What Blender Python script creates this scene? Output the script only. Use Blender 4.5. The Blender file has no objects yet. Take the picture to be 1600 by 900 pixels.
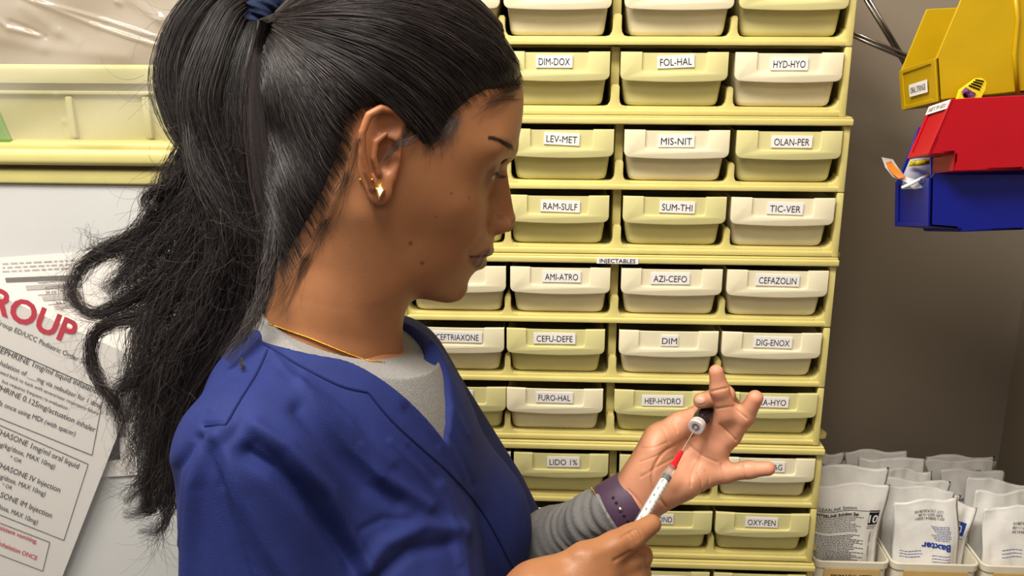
import bpy, bmesh, math, random
import numpy as np
from mathutils import Vector, Matrix
from mathutils.bvhtree import BVHTree
SC = bpy.context.scene
COL = SC.collection
rng = np.random.RandomState(7)
# ---------------------------------------------------------------- camera
CAMZ = 1.62
PITCH, YAW, ROLL, FPX = 0.28347757, 0.04746705, 0.00226671, 1500.0
_f = Vector((-math.sin(YAW)*math.cos(PITCH), math.cos(YAW)*math.cos(PITCH), -math.sin(PITCH)))
_r0 = _f.cross(Vector((0, 0, 1))).normalized(); _u0 = _r0.cross(_f)
_r = math.cos(ROLL)*_r0 + math.sin(ROLL)*_u0
_u = -math.sin(ROLL)*_r0 + math.cos(ROLL)*_u0
CAM = Vector((0, 0, CAMZ))
cd = bpy.data.cameras.new('camera'); cam = bpy.data.objects.new('camera', cd); COL.objects.link(cam)
cd.sensor_width = 36.0; cd.lens = FPX/1600*36.0; cd.clip_start = 0.02
cam.matrix_world = Matrix(((_r.x, _u.x, -_f.x, 0), (_r.y, _u.y, -_f.y, 0), (_r.z, _u.z, -_f.z, CAMZ), (0, 0, 0, 1)))
SC.camera = cam
def ray(x, y):
    x, y = float(x), float(y); return _f + (x-800)/FPX*_r - (y-450)/FPX*_u          # depth-1 direction through a photo pixel
def onY(x, y, Y): d = ray(x, y); return CAM + d*(Y/d.y)              # point of the vertical plane y = Y
def onZ(x, y, Z): d = ray(x, y); return CAM + d*((Z-CAMZ)/d.z)
def onD(x, y, D): return CAM + ray(x, y)*D                            # point at camera depth D
nr, nu, nf, nC = (np.array(v) for v in (_r, _u, _f, CAM))
def to_px(P):
    q = np.asarray(P)-nC; d = q@nf
    return np.stack([800+FPX*(q@nr)/d, 450-FPX*(q@nu)/d, d], -1)
# ---------------------------------------------------------------- light
SC.view_settings.view_transform = 'Standard'; SC.view_settings.look = 'None'
SC.view_settings.exposure = 0.0; SC.view_settings.gamma = 1.0; SC.view_settings.use_curve_mapping = False
W = bpy.data.worlds.new('world'); SC.world = W; W.use_nodes = True
W.node_tree.nodes['Background'].inputs[0].default_value = (1.0, 0.95, 0.9, 1); W.node_tree.nodes['Background'].inputs[1].default_value = 0.17
def area(name, loc, target, sx, sy, power, col):
    l = bpy.data.lights.new(name, 'AREA'); l.shape = 'RECTANGLE'; l.size = sx; l.size_y = sy; l.energy = power; l.color = col
    o = bpy.data.objects.new(name, l); COL.objects.link(o); o.location = loc
    o.rotation_euler = (Vector(target)-Vector(loc)).to_track_quat('-Z', 'Y').to_euler(); return o
area('ceiling_or_fill_light', (-0.45, 0.35, 2.66), (-0.25, 0.80, 1.2), 1.2, 0.45, 62, (1, 0.95, 0.86))
area('ceiling_or_fill_light', (0.15, -0.8, 2.66), (-.1, 0.9, 1.2), 1.2, 0.6, 11, (1, 0.95, 0.86))  # added fill lamp behind the camera, brightens the order sheet; not a known fixture
# ---------------------------------------------------------------- materials
def srgb(r, g, b):
    f = lambda c: (c/255/12.92 if c/255 <= .04045 else ((c/255+.055)/1.055)**2.4)
    return (f(r), f(g), f(b), 1)
def mat(name, col, rough=0.5, spec=0.5, noise=0.0, scale=40, bump=0.0, bscale=300, trans=0.0, metal=0.0, sss=0.0, sssr=(1, .3, .15), alpha=1.0, attr=None, ior=1.45, coat=0.0):
    m = bpy.data.materials.new(name); m.use_nodes = True; nt = m.node_tree; b = nt.nodes['Principled BSDF']
    b.inputs['Base Color'].default_value = col; b.inputs['Roughness'].default_value = rough
    b.inputs['Specular IOR Level'].default_value = spec; b.inputs['Metallic'].default_value = metal
    b.inputs['Transmission Weight'].default_value = trans; b.inputs['Alpha'].default_value = alpha; b.inputs['IOR'].default_value = ior
    b.inputs['Coat Weight'].default_value = coat
    if sss: b.inputs['Subsurface Weight'].default_value = sss; b.inputs['Subsurface Radius'].default_value = sssr; b.inputs['Subsurface Scale'].default_value = 0.006
    src = None
    tc = nt.nodes.new('ShaderNodeTexCoord')
    if attr:
        a = nt.nodes.new('ShaderNodeAttribute'); a.attribute_name = attr; src = a.outputs['Color']
    if noise:
        n = nt.nodes.new('ShaderNodeTexNoise'); n.inputs['Scale'].default_value = scale; n.inputs['Detail'].default_value = 4
        nt.links.new(tc.outputs['Object'], n.inputs['Vector'])
        mp = nt.nodes.new('ShaderNodeMapRange'); mp.inputs[1].default_value = .3; mp.inputs[2].default_value = .7; mp.inputs[3].default_value = 1-noise; mp.inputs[4].default_value = 1+noise
        nt.links.new(n.outputs['Fac'], mp.inputs[0])
        mx = nt.nodes.new('ShaderNodeVectorMath'); mx.operation = 'SCALE'
        if src: nt.links.new(src, mx.inputs[0])
        else: mx.inputs[0].default_value = col[:3]
        nt.links.new(mp.outputs[0], mx.inputs['Scale']); src = mx.outputs[0]
    if src: nt.links.new(src, b.inputs['Base Color'])
    if bump:
        n2 = nt.nodes.new('ShaderNodeTexNoise'); n2.inputs['Scale'].default_value = bscale; n2.inputs['Detail'].default_value = 3
        nt.links.new(tc.outputs['Object'], n2.inputs['Vector'])
        bp = nt.nodes.new('ShaderNodeBump'); bp.inputs['Strength'].default_value = bump; bp.inputs['Distance'].default_value = .002
        nt.links.new(n2.outputs['Fac'], bp.inputs['Height']); nt.links.new(bp.outputs[0], b.inputs['Normal'])
    return m
M = {}
M['frame'] = mat('yellow_cream_plastic', srgb(214, 200, 126), .38, .5, .05, 25)
M['green'] = mat('green_cream_plastic', srgb(214, 206, 146), .38, .5, .04, 25)
M['white'] = mat('warm_white_plastic', srgb(232, 222, 190), .38, .5, .04, 25)
M['paper'] = mat('label_paper', srgb(240, 236, 234), .7, .2)
M['ink'] = mat('black_ink', srgb(30, 28, 34), .7, .2)
M['wall'] = mat('taupe_wall_paint', srgb(146, 133, 117), .75, .25, .04, 6, .12, 260)
M['wallw'] = mat('white_wall_paint', srgb(215, 212, 205), .75, .25, .03, 6)
M['floor'] = mat('grey_vinyl_floor', srgb(130, 126, 120), .5, .3, .1, 30)
M['counter'] = mat('grey_laminate', srgb(150, 146, 138), .45, .4, .06, 60)
# ---------------------------------------------------------------- mesh helpers
def link(name, me, parent=None, m=None, smooth=False):
    o = bpy.data.objects.new(name, me); COL.objects.link(o)
    if m is not None:
        for k in (m if isinstance(m, (list, tuple)) else [m]): me.materials.append(k)
    if parent is not None: o.parent = parent
    if smooth:
        me.polygons.foreach_set('use_smooth', [True]*len(me.polygons))
    return o
def empty(name, loc=(0, 0, 0)):
    o = bpy.data.objects.new(name, None); COL.objects.link(o); o.location = loc; o.empty_display_size = .02; return o
def tag(o, label, cat, group=None, kind=None):
    o['label'] = label; o['category'] = cat
    if group: o['group'] = group
    if kind: o['kind'] = kind
    return o
class MB:
    """collects shapes into one mesh"""
    def __init__(s): s.bm = bmesh.new(); s.mi = 0
    def faces_mi(s, fs):
        for f in fs: f.material_index = s.mi
    def box(s, x0, x1, y0, y1, z0, z1, bev=0.0, seg=2, rot=None, taper=None):
        r = bmesh.ops.create_cube(s.bm, size=1.0); vs = r['verts']
        for v in vs:
            v.co = Vector(((x0+x1)/2+v.co.x*(x1-x0), (y0+y1)/2+v.co.y*(y1-y0), (z0+z1)/2+v.co.z*(z1-z0)))
            if taper: v.co = taper(v.co)
        fs = set(f for v in vs for f in v.link_faces)
        if bev:
            es = list(set(e for v in vs for e in v.link_edges))
            rb = bmesh.ops.bevel(s.bm, geom=es, offset=bev, segments=seg, profile=.5, affect='EDGES')
            fs = set(rb['faces']) | set(f for f in fs if f.is_valid)
            vs = list(set(v for f in fs for v in f.verts))
        s.faces_mi(fs)
        if rot is not None:
            for v in vs: v.co = rot @ v.co
        return vs
    def prism(s, pts, d0, d1, bev=0.0, axis='y', seg=2, fn=None):
        """polygon pts [(a,b)] in the x-z plane extruded from y=d0 to y=d1 (or another axis)"""
        mk = {'y': lambda a, b, d: (a, d, b), 'x': lambda a, b, d: (d, a, b), 'z': lambda a, b, d: (a, b, d)}[axis]
        v0 = [s.bm.verts.new(mk(a, b, d0)) for a, b in pts]; v1 = [s.bm.verts.new(mk(a, b, d1)) for a, b in pts]
        n = len(pts); fs = [s.bm.faces.new(v0), s.bm.faces.new(v1[::-1])]
        for i in range(n): fs.append(s.bm.faces.new((v0[i], v1[i], v1[(i+1) % n], v0[(i+1) % n])))
        s.bm.normal_update(); bmesh.ops.recalc_face_normals(s.bm, faces=fs)
        if bev:
            es = list(set(fs[0].edges) | set(fs[1].edges))
            rb = bmesh.ops.bevel(s.bm, geom=es, offset=bev, segments=seg, profile=.5, affect='EDGES')
            fs = list(set(rb['faces']) | set(f for f in fs if f.is_valid))
        s.faces_mi(fs)
        vs = list(set(v for f in fs for v in f.verts))
        if fn:
            for v in vs: v.co = fn(v.co)
        return vs
    def tube(s, pts, rad, n=8, closed=False, cap=True):
        P = [Vector(p) for p in pts]; rad = rad if isinstance(rad, (list, tuple, np.ndarray)) else [rad]*len(P)
        rings = []; prev = None
        for i, p in enumerate(P):
            if closed: t = P[(i+1) % len(P)]-P[i-1]
            else: t = P[min(i+1, len(P)-1)]-P[max(i-1, 0)]
            t = t.normalized() if t.length > 1e-9 else Vector((0, 0, 1))
            if prev is None: a = t.orthogonal().normalized()
            else:
                a = prev-t*prev.dot(t); a = a.normalized() if a.length > 1e-6 else t.orthogonal().normalized()
            prev = a; b = t.cross(a)
            rings.append([s.bm.verts.new(p+(a*math.cos(2*math.pi*k/n)+b*math.sin(2*math.pi*k/n))*rad[i]) for k in range(n)])
        fs = []
        for i in range(len(rings) if closed else len(rings)-1):
            A, B = rings[i], rings[(i+1) % len(rings)]
            for k in range(n): fs.append(s.bm.faces.new((A[k], A[(k+1) % n], B[(k+1) % n], B[k])))
        if cap and not closed: fs += [s.bm.faces.new(rings[0][::-1]), s.bm.faces.new(rings[-1])]
        s.faces_mi(fs); return [v for r in rings for v in r]
    def lathe(s, prof, p0, p1, n=32):
        """profile [(radius, t)] with t in metres from p0 towards p1"""
        p0, p1 = Vector(p0), Vector(p1); ax = (p1-p0).normalized(); a = ax.orthogonal().normalized(); b = ax.cross(a); rings = []
        for r, t in prof:
            rings.append([s.bm.verts.new(p0+ax*t+(a*math.cos(2*math.pi*k/n)+b*math.sin(2*math.pi*k/n))*max(r, 1e-5)) for k in range(n)])
        fs = []
        for A, B in zip(rings, rings[1:]):
            for k in range(n): fs.append(s.bm.faces.new((A[k], A[(k+1) % n], B[(k+1) % n], B[k])))
        fs += [s.bm.faces.new(rings[0][::-1]), s.bm.faces.new(rings[-1])]
        bmesh.ops.recalc_face_normals(s.bm, faces=fs); s.faces_mi(fs); return [v for r in rings for v in r]
    def add(s, me, mw, mi=None):
        n0 = len(s.bm.verts); f0 = len(s.bm.faces); s.bm.from_mesh(me); s.bm.verts.ensure_lookup_table(); s.bm.faces.ensure_lookup_table()
        for v in s.bm.verts[n0:]: v.co = mw @ v.co
        for f in s.bm.faces[f0:]: f.material_index = s.mi if mi is None else mi
    def build(s, name, m, parent=None, smooth=False, angle=None):
        me = bpy.data.meshes.new(name); s.bm.normal_update(); s.bm.to_mesh(me); s.bm.free()
        o = link(name, me, parent, m, smooth or angle is not None)
        if angle is not None:
            me.set_sharp_from_angle(angle=math.radians(angle))
        return o
def rrect(x0, x1, z0, z1, r, n=5, corners=(1, 1, 1, 1)):
    """rounded rectangle, corners = (bl, br, tr, tl) radius factors"""
    out = []
    for (cx, cz, a0, k) in ((x0, z0, 180, corners[0]), (x1, z0, 270, corners[1]), (x1, z1, 0, corners[2]), (x0, z1, 90, corners[3])):
        rr = r*k; ccx = cx+rr if cx == x0 else cx-rr; ccz = cz+rr if cz == z0 else cz-rr
        if rr < 1e-6: out.append((cx, cz)); continue
        for i in range(n+1):
            a = math.radians(a0+90*i/n); out.append((ccx+rr*math.cos(a), ccz+rr*math.sin(a)))
    return out
_tc = {}
def text_mesh(body, size=1.0, bold=0.0):
    key = (body, bold)
    if key not in _tc:
        c = bpy.data.curves.new('lettering', 'FONT'); c.body = body; c.size = 1.0; c.align_x = 'LEFT'; c.align_y = 'BOTTOM_BASELINE'; c.resolution_u = 3; c.offset = bold
        o = bpy.data.objects.new('lettering', c); COL.objects.link(o)
        dg = bpy.context.evaluated_depsgraph_get(); me = bpy.data.meshes.new_from_object(o.evaluated_get(dg))
        bpy.data.objects.remove(o); bpy.data.curves.remove(c); _tc[key] = me
    me = _tc[key]; xs = [v.co.x for v in me.vertices] or [0, 1]; ys = [v.co.y for v in me.vertices] or [0, 1]
    return me, min(xs), max(xs), min(ys), max(ys)
def put_text(mb, body, x, y, height, mw, mi, width=None, anchor='c', bold=0.0, off=0.00025):
    """lettering of a cap height, centred at x,y (local x right, y up, z out) of frame mw"""
    me, a, b, c, d = text_mesh(body, bold=bold); cap = 0.73
    sy = height/cap; sx = sy if width is None else width/(b-a)
    cx = {'c': (a+b)/2, 'l': a, 'r': b}[anchor]
    mb.add(me, mw @ Matrix.Translation((x, y-height/2, off)) @ Matrix.Diagonal((sx, sy, 1, 1)) @ Matrix.Translation((-cx, 0, 0)), mi)
FRONT = Matrix(((1, 0, 0, 0), (0, 0, -1, 0), (0, 1, 0, 0), (0, 0, 0, 1)))   # local x right, y up, z towards the camera side
# ---------------------------------------------------------------- room
YB = 1.40
XR = onY(1572, 640, YB).x
def slab(name, *b, m='wall'):
    mb = MB(); mb.box(*b); o = mb.build(name, M[m]); o['kind'] = 'structure'; return o
slab('floor', -1.6, XR+.1, -1.2, YB+.1, -.05, 0, m='floor')
slab('wall_back', -1.6, XR+.1, YB, YB+.1, 0, 2.7)
slab('wall_right', XR, XR+.1, -1.2, YB, 0, 2.7)
slab('wall_left', -1.7, -1.6, -1.2, YB+.1, 0, 2.7, m='wallw')
slab('ceiling', -1.6, XR+.1, -1.2, YB+.1, 2.7, 2.8, m='wallw')
ZR = lambda z: CAMZ+z
CT = CAMZ-.80                                # counter top height
mb = MB(); mb.box(-.205, XR-.002, 1.0, YB-.002, CT-.03, CT, .003); t = mb.build('countertop', M['counter'])
tag(t, 'grey laminate countertop under the drawer cabinets and set bins', 'countertop')
base = empty('base_cabinet', (.3, 1.2, 0)); tag(base, 'plain cream base cabinet under the grey countertop', 'cabinet')
mb = MB(); mb.box(-.505, XR-.302, -.17, .195, 0, CT-.031, .003); mb.build('body', M['white'], base)
for k in range(2):
    mb = MB(); mb.box(-.49+k*.40, -.12+k*.40, -.188, -.171, .12, CT-.08, .003); d = mb.build('door', M['white'], base)
    mb = MB(); xx = -.17+k*.12; mb.tube([(xx, -.189, .55), (xx, -.21, .55), (xx, -.21, .67), (xx, -.189, .67)], .005, 8); mb.build('handle', M['counter'], d)
# ---------------------------------------------------------------- drawer cabinets
YF = 1.05; CW = .1215; RH = .0726
def label_mesh(name, body, xc, zc, w, h, yfront, parent, rot=0.0, th=None, bold=0.0, inkm='ink'):
    mb = MB(); mw = Matrix.Translation((xc, yfront, zc)) @ Matrix.Rotation(rot, 4, 'Y') @ FRONT
    vs = mb.box(-w/2, w/2, -h/2, h/2, -.0004, .0004)
    for v in vs: v.co = mw @ v.co
    mw2 = mw @ Matrix.Translation((0, 0, .0004))
    put_text(mb, body, 0, 0, th or h*.60, mw2, 1, width=w*.86, bold=bold)
    return mb.build(name, [M['paper'], M[inkm]], parent)
def make_drawer(parent, x0, x1, zb, zt, colour, text, yoff=0.0, tilt=0.0, lw=None):
    """one pull-out tray: front flange with label recess, tapered tub behind and below it"""
    w = x1-x0; xm = (x0+x1)/2; fl = zb+.0285; y0 = YF-.010+yoff
    m = MB()
    # flange: rounded plate, a U border raised round the recessed label field, slightly bowed lower rim
    bow = lambda co: Vector((co.x, co.y-.004*(1-((co.x-xm)/(w/2))**2)*.5, co.z-.0018*(1-((co.x-xm)/(w/2))**2) if co.z < fl+.006 else co.z))
    def strip(pts, d0, d1, bev): m.prism(pts, d0, d1, bev, fn=bow)
    inx = .0225; zi = fl+.0085
    back = []
    nseg = 12
    # recessed field
    strip([(x0+inx-.001+(w-2*inx+.002)*i/nseg, zi-.002) for i in range(nseg+1)]+[(x1-inx+.001-(w-2*inx+.002)*i/nseg, zt-.001) for i in range(nseg+1)], y0+.0025, y0+.0055, 0)
    # border, as a U-shaped outline
    U = [(x0, zt), (x0, fl+.006)]
    U += [(x0+.006-.006*math.cos(a), fl+.006-.006*math.sin(a)) for a in (math.radians(30), math.radians(60))]
    U += [(x0+.006+(w-.012)*i/nseg, fl) for i in range(nseg+1)]
    U += [(x1-.006+.006*math.cos(a), fl+.006-.006*math.sin(a)) for a in (math.radians(60), math.radians(30))]
    U += [(x1, fl+.006), (x1, zt), (x1-inx, zt), (x1-inx, zi+.003), (x1-inx-.001, zi+.001), (x1-inx-.003, zi)]
    U += [(x1-inx-.003-(w-2*inx-.006)*i/nseg, zi) for i in range(1, nseg)]
    U += [(x0+inx+.003, zi), (x0+inx+.001, zi+.001), (x0+inx, zi+.003), (x0+inx, zt)]
    strip(U, y0, y0+.0055, .0011)
    # tub: tapered box with rounded bottom corners
    r = .006
    def prof(s):   # half-outline at height
        return s
    rings = []
    tub_d = .24
    for (z, ins, rad) in ((fl+.004, .0028, .007), (zb+.006, .0062, .007), (zb+.002, .0075, .008), (zb, .0110, .009)):
        yy0 = y0+.0115+(.0015 if z < zb+.003 else 0)+(fl-z)*.10+(.003 if z == zb else 0)
        rings.append([m.bm.verts.new((a, b, z)) for a, b in rrect(x0+ins, x1-ins, yy0, YF+tub_d-ins, rad, 4)])
    fs = []
    for A, B in zip(rings, rings[1:]):
        for k in range(len(A)): fs.append(m.bm.faces.new((A[k], A[(k+1) % len(A)], B[(k+1) % len(A)], B[k])))
    fs.append(m.bm.faces.new(rings[-1]))
    # side walls above the flange line and a floor to the rim
    top = [m.bm.verts.new((a, b, zt-.002)) for a, b in rrect(x0+.0015, x1-.0015, y0+.0050, YF+tub_d, .007, 4)]
    for k in range(len(top)): fs.append(m.bm.faces.new((top[k], top[(k+1) % len(top)], rings[0][(k+1) % len(top)], rings[0][k])))
    bmesh.ops.recalc_face_normals(m.bm, faces=fs)
    o = m.build('drawer', M[colour], parent, angle=40)
    o['label'] = {'green': 'cream', 'white': 'white'}[colour]+' pull-out drawer'+((' with a strip reading '+text) if text else '')
    if text:
        lw = lw or min(.0047*len(text)+.0055, .060)
        label_mesh('drawer_label', text, xm+rng.uniform(-.003, .003), zt-.0105+rng.uniform(-.0012, .0008), lw, .0128, y0-.0002, o, rot=tilt+rng.uniform(-.015, .02))
    return o
def make_module(name, label, xl, rows, ledge, tabs=True, lettering=None):
    """a stacked tray unit: four columns wide, rows = [(z of tray bottom, [drawer specs])] from the top down"""
    xr = xl+4*CW+.002
    root = empty(name, (0, 0, 0)); tag(root, label, 'drawer cabinet', 'cream drawer cabinets stacked on the counter')
    for zb, specs in rows:
        z0, z1 = zb, zb+RH-.0008; m = MB()
        m.box(xl, xr, YF+.006, YF+.30, z0, z0+.003)                                  # tray floor
        m.box(xl, xr, YF+.296, YF+.30, z0, z1)                                        # back
        # side walls + front end posts
        for xa, xb in ((xl, xl+.003), (xr-.003, xr)):
            m.box(xa, xb, YF+.004, YF+.299, z0, z1-.001)
        for xa, s in ((xl, 1), (xr, -1)):
            xs = sorted((xa, xa+s*.0072)); m.box(xs[0], xs[1], YF-.006, YF+.008, z0, z1, .0014)
        # front lip in two steps with stubs between the drawers
        m.box(xl+.001, xr-.001, YF-.0056, YF+.004, z0+.0003, z0+.0058, .0012)
        m.box(xl+.002, xr-.002, YF-.002, YF+.012, z0+.0035, z0+.0088, .0012)
        for c in (1, 2, 3):
            xc = xl+.001+CW*c; hw = .0034 if c != 2 else .0046; hgt = .030 if c != 2 else .032
            pts = [(xc-hw-.008, z0+.0086), (xc-hw-.003, z0+.0098), (xc-hw-.0006, z0+.0135), (xc-hw, z0+.018), (xc-hw, z0+hgt-.002), (xc-hw+.0015, z0+hgt), (xc+hw-.0015, z0+hgt), (xc+hw, z0+hgt-.002), (xc+hw, z0+.018), (xc+hw+.0006, z0+.0135), (xc+hw+.003, z0+.0098), (xc+hw+.008, z0+.0086), (xc+hw+.008, z0+.002), (xc-hw-.008, z0+.002)]
            m.prism(pts, YF-.0026, YF+.010, .001)
            if c == 2: m.box(xc-.0046, xc+.0046, YF+.012, YF+.298, z0+.003, z1-.001, .001)
            else: m.box(xc-.0012, xc+.0012, YF+.010, YF+.298, z0+.003, z0+.028)
        for xa, sg in ((xl+.0068, 1), (xr-.0068, -1)):
            pts = [(xa, z0+.002), (xa+sg*.010, z0+.002), (xa+sg*.010, z0+.0086), (xa+sg*.005, z0+.0098), (xa+sg*.0018, z0+.013), (xa, z0+.018)]
            m.prism(pts, YF-.0024, YF+.02, .0006)
        m.box(xl+.003, xr-.003, YF+.03, YF+.298, z1-.003, z1)                        # roof of the tray
        m.build('tray_frame', M['frame'], root, angle=35)
        for c, sp in enumerate(specs):
            if sp is None: continue
            colour, text = sp[0], sp[1]; dx = sp[2] if len(sp) > 2 else 0.0; yo = sp[3] if len(sp) > 3 else 0.0; tl = sp[4] if len(sp) > 4 else 0.0
            gl = .0035 if c in (0, 2) else .0015
            if c == 2: gl = .0065
            x0 = xl+.001+CW*c+(.0085 if c == 0 else .0022 if c in (1, 3) else .0062)+dx
            make_drawer(root, x0, x0+.1125 if c in (1, 2) else x0+.1115, z0+.0088, z0+.0088+.0575, colour, text, yo, tl)
    zt = rows[0][0]+RH
    if ledge:
        m = MB(); m.box(xl-.001, xr+.0012, YF-.011, YF+.30, zt-.0006, zt+.0066, .0016, 3)
        m.box(xl, xr, YF-.0085, YF+.30, zt+.0066, zt+.0084, .0006)
        m.build('top_ledge', M['frame'], root, angle=40)
        if lettering:
            label_mesh('ledge_label', lettering, onY(965, 403, YF-.011).x, zt+.0030, .046, .0068, YF-.0115, root, th=.0048, bold=.012)
        if tabs:
            m = MB(); m.prism([(xr-.004, YF+.04), (xr+.016, YF+.045), (xr+.019, YF+.05), (xr+.019, YF+.056), (xr+.012, YF+.075), (xr-.004, YF+.09)], zt-.005, zt+.0005, .0012, axis='z'); m.build('side_tab', M['frame'], root, angle=40)
    return root
g, w = 'green', 'white'
zz = lambda v: CAMZ+v
make_module('drawer_cabinet', 'topmost cream drawer cabinet holding DIM-DOX, FOL-HAL and HYD-HYO', -.1837, [
    (zz(-.0370)+RH, [(g, ''), (w, ''), (w, ''), (g, '')]),
    (zz(-.0370), [(w, ''), (w, ''), (w, ''), (g, '')]),
    (zz(-.1098), [(g, ''), (g, 'DIM-DOX'), (g, 'FOL-HAL', -.002, 0, -.05), (w, 'HYD-HYO')])], False)
make_module('drawer_cabinet', 'cream drawer cabinet with LEV-MET and SUM-THI, above the INJECTABLES strip', -.1770, [
    (zz(-.1910), [(g, ''), (g, 'LEV-MET', 0, 0, .03), (w, 'MIS-NIT', -.002), (g, 'OLAN-PER')]),
    (zz(-.2634), [(g, ''), (g, 'RAM-SULF', -.003, 0, .02), (g, 'SUM-THI', -.001, 0, .02), (w, 'TIC-VER', -.001, 0, .02)])], True)
make_module('drawer_cabinet', 'cream drawer cabinet with the INJECTABLES strip, holding AMI-ATRO to HEP-HYDRO', -.1772, [
    (zz(-.3450), [(w, ''), (w, 'AMI-ATRO', .001), (w, 'AZI-CEFO', 0), (w, 'CEFAZOLIN')]),
    (zz(-.4181), [(w, 'CEFTRIAXONE', -.002), (g, 'CEFU-DEFE', -.003), (w, 'DIM', 0), (w, 'DIG-ENOX', -.001)]),
    (zz(-.4912), [(g, 'DIP-DOM', 0), (w, 'FURO-HAL', -.003), (g, 'HEP-HYDRO', -.003), (g, 'IPRA-HYO', .001)])], True, lettering='INJECTABLES')
make_module('drawer_cabinet', 'cream drawer cabinet with LIDO 1% and OXY-PEN, behind the open hand', -.1715, [
    (zz(-.5735), [(w, ''), (g, 'LIDO 1%', 0), (g, ''), (w, 'LIDO-MAG', 0)]),
    (zz(-.6465), [(w, ''), (w, 'METO-NORE-', 0), (g, 'OND', .001), (g, 'OXY-PEN')])], True)
make_module('drawer_cabinet', 'lowest cream drawer cabinet, mostly cut off, with PIP/TAZ 4.5', -.1690, [
    (zz(-.7290), [(w, ''), (g, ''), (g, 'PIP/TAZ 4.5', 0), (g, 'PRA-PRO', 0)])], True)
# ---------------------------------------------------------------- set bins with pouches on the counter
M['binw'] = mat('ivory_bin_plastic', srgb(226, 218, 196), .35, .5, .03, 30)
M['tan'] = mat('tan_label_tape', srgb(206, 172, 112), .55, .3, .05, 60)
M['pouch'] = mat('white_film_pouch', srgb(236, 233, 228), .24, .5, .04, 50, .5, 70)
M['blue_ink'] = mat('blue_ink', srgb(40, 70, 160), .6, .2)
M['grey_ink'] = mat('grey_ink', srgb(92, 88, 88), .7, .2)
BZ = CAMZ-.80+.0005
def open_bin(name, label, x0, x1, y0, y1, ztop, text=None):
    root = empty(name, ((x0+x1)/2, (y0+y1)/2, BZ)); tag(root, label, 'bin', 'ivory bins on the counter')
    L = Matrix.Translation((-(x0+x1)/2, -(y0+y1)/2, -BZ)); m = MB()
    outer = [[m.bm.verts.new((a, b, z)) for a, b in rrect(x0+i, x1-i, y0+i, y1-i, .010, 5)] for z, i in ((BZ, .006), (ztop-.010, .0022), (ztop-.0095, .0005), (ztop-.001, 0), (ztop, .0008), (ztop, .0022), (ztop-.004, .0034), (BZ+.003, .009))]
    n = len(outer[0]); fs = []
    for A, B in zip(outer, outer[1:]):
        for k in range(n): fs.append(m.bm.faces.new((A[k], A[(k+1) % n], B[(k+1) % n], B[k])))
    fs.append(m.bm.faces.new(outer[0][::-1])); fs.append(m.bm.faces.new(outer[-1]))
    bmesh.ops.recalc_face_normals(m.bm, faces=fs)
    bmesh.ops.transform(m.bm, matrix=L, verts=m.bm.verts)
    m.build('bin_shell', M['binw'], root, angle=40)
    if text:
        mb = MB(); xc = (x0+x1)/2; w = (x1-x0)*.72; h = .021; zc = ztop-.0205
        vs = mb.box(xc-w/2, xc+w/2, y0-.0006, y0+.004, zc-h/2, zc+h/2)
        put_text(mb, text, xc, zc, .0062, Matrix.Translation((0, y0-.0006, 0)) @ Matrix(((1, 0, 0, 0), (0, 0, -1, 0), (0, 1, 0, 0), (0, 0, 0, 1))), 1, width=w*.74, bold=.015)
        bmesh.ops.transform(mb.bm, matrix=L, verts=mb.bm.verts)
        mb.build('bin_label', [M['tan'], M['ink']], root)
    return root
YN = 1.075; YR = 1.36
zt1 = onY(1395, 880, YN).z
bx = [onY(x, 880, YN).x for x in (1272, 1392.5, 1394.5, 1534, 1537, 1668)]
bx[0] = max(bx[0], .3225)
open_bin('set_bin', 'ivory bin reading PRIMARY SETS, beside the drawer cabinets', bx[0], bx[1], YN, YR, zt1, 'PRIMARY  SETS')
open_bin('set_bin', 'ivory bin reading MALE LUER SETS, middle of the three', bx[2], bx[3], YN, YR, zt1, 'MALE  LUER SETS')
open_bin('set_bin', 'ivory bin cut off by the right edge, beside MALE LUER SETS', bx[4], min(bx[5], XR-.004), YN, YR, zt1, ' ')
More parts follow.
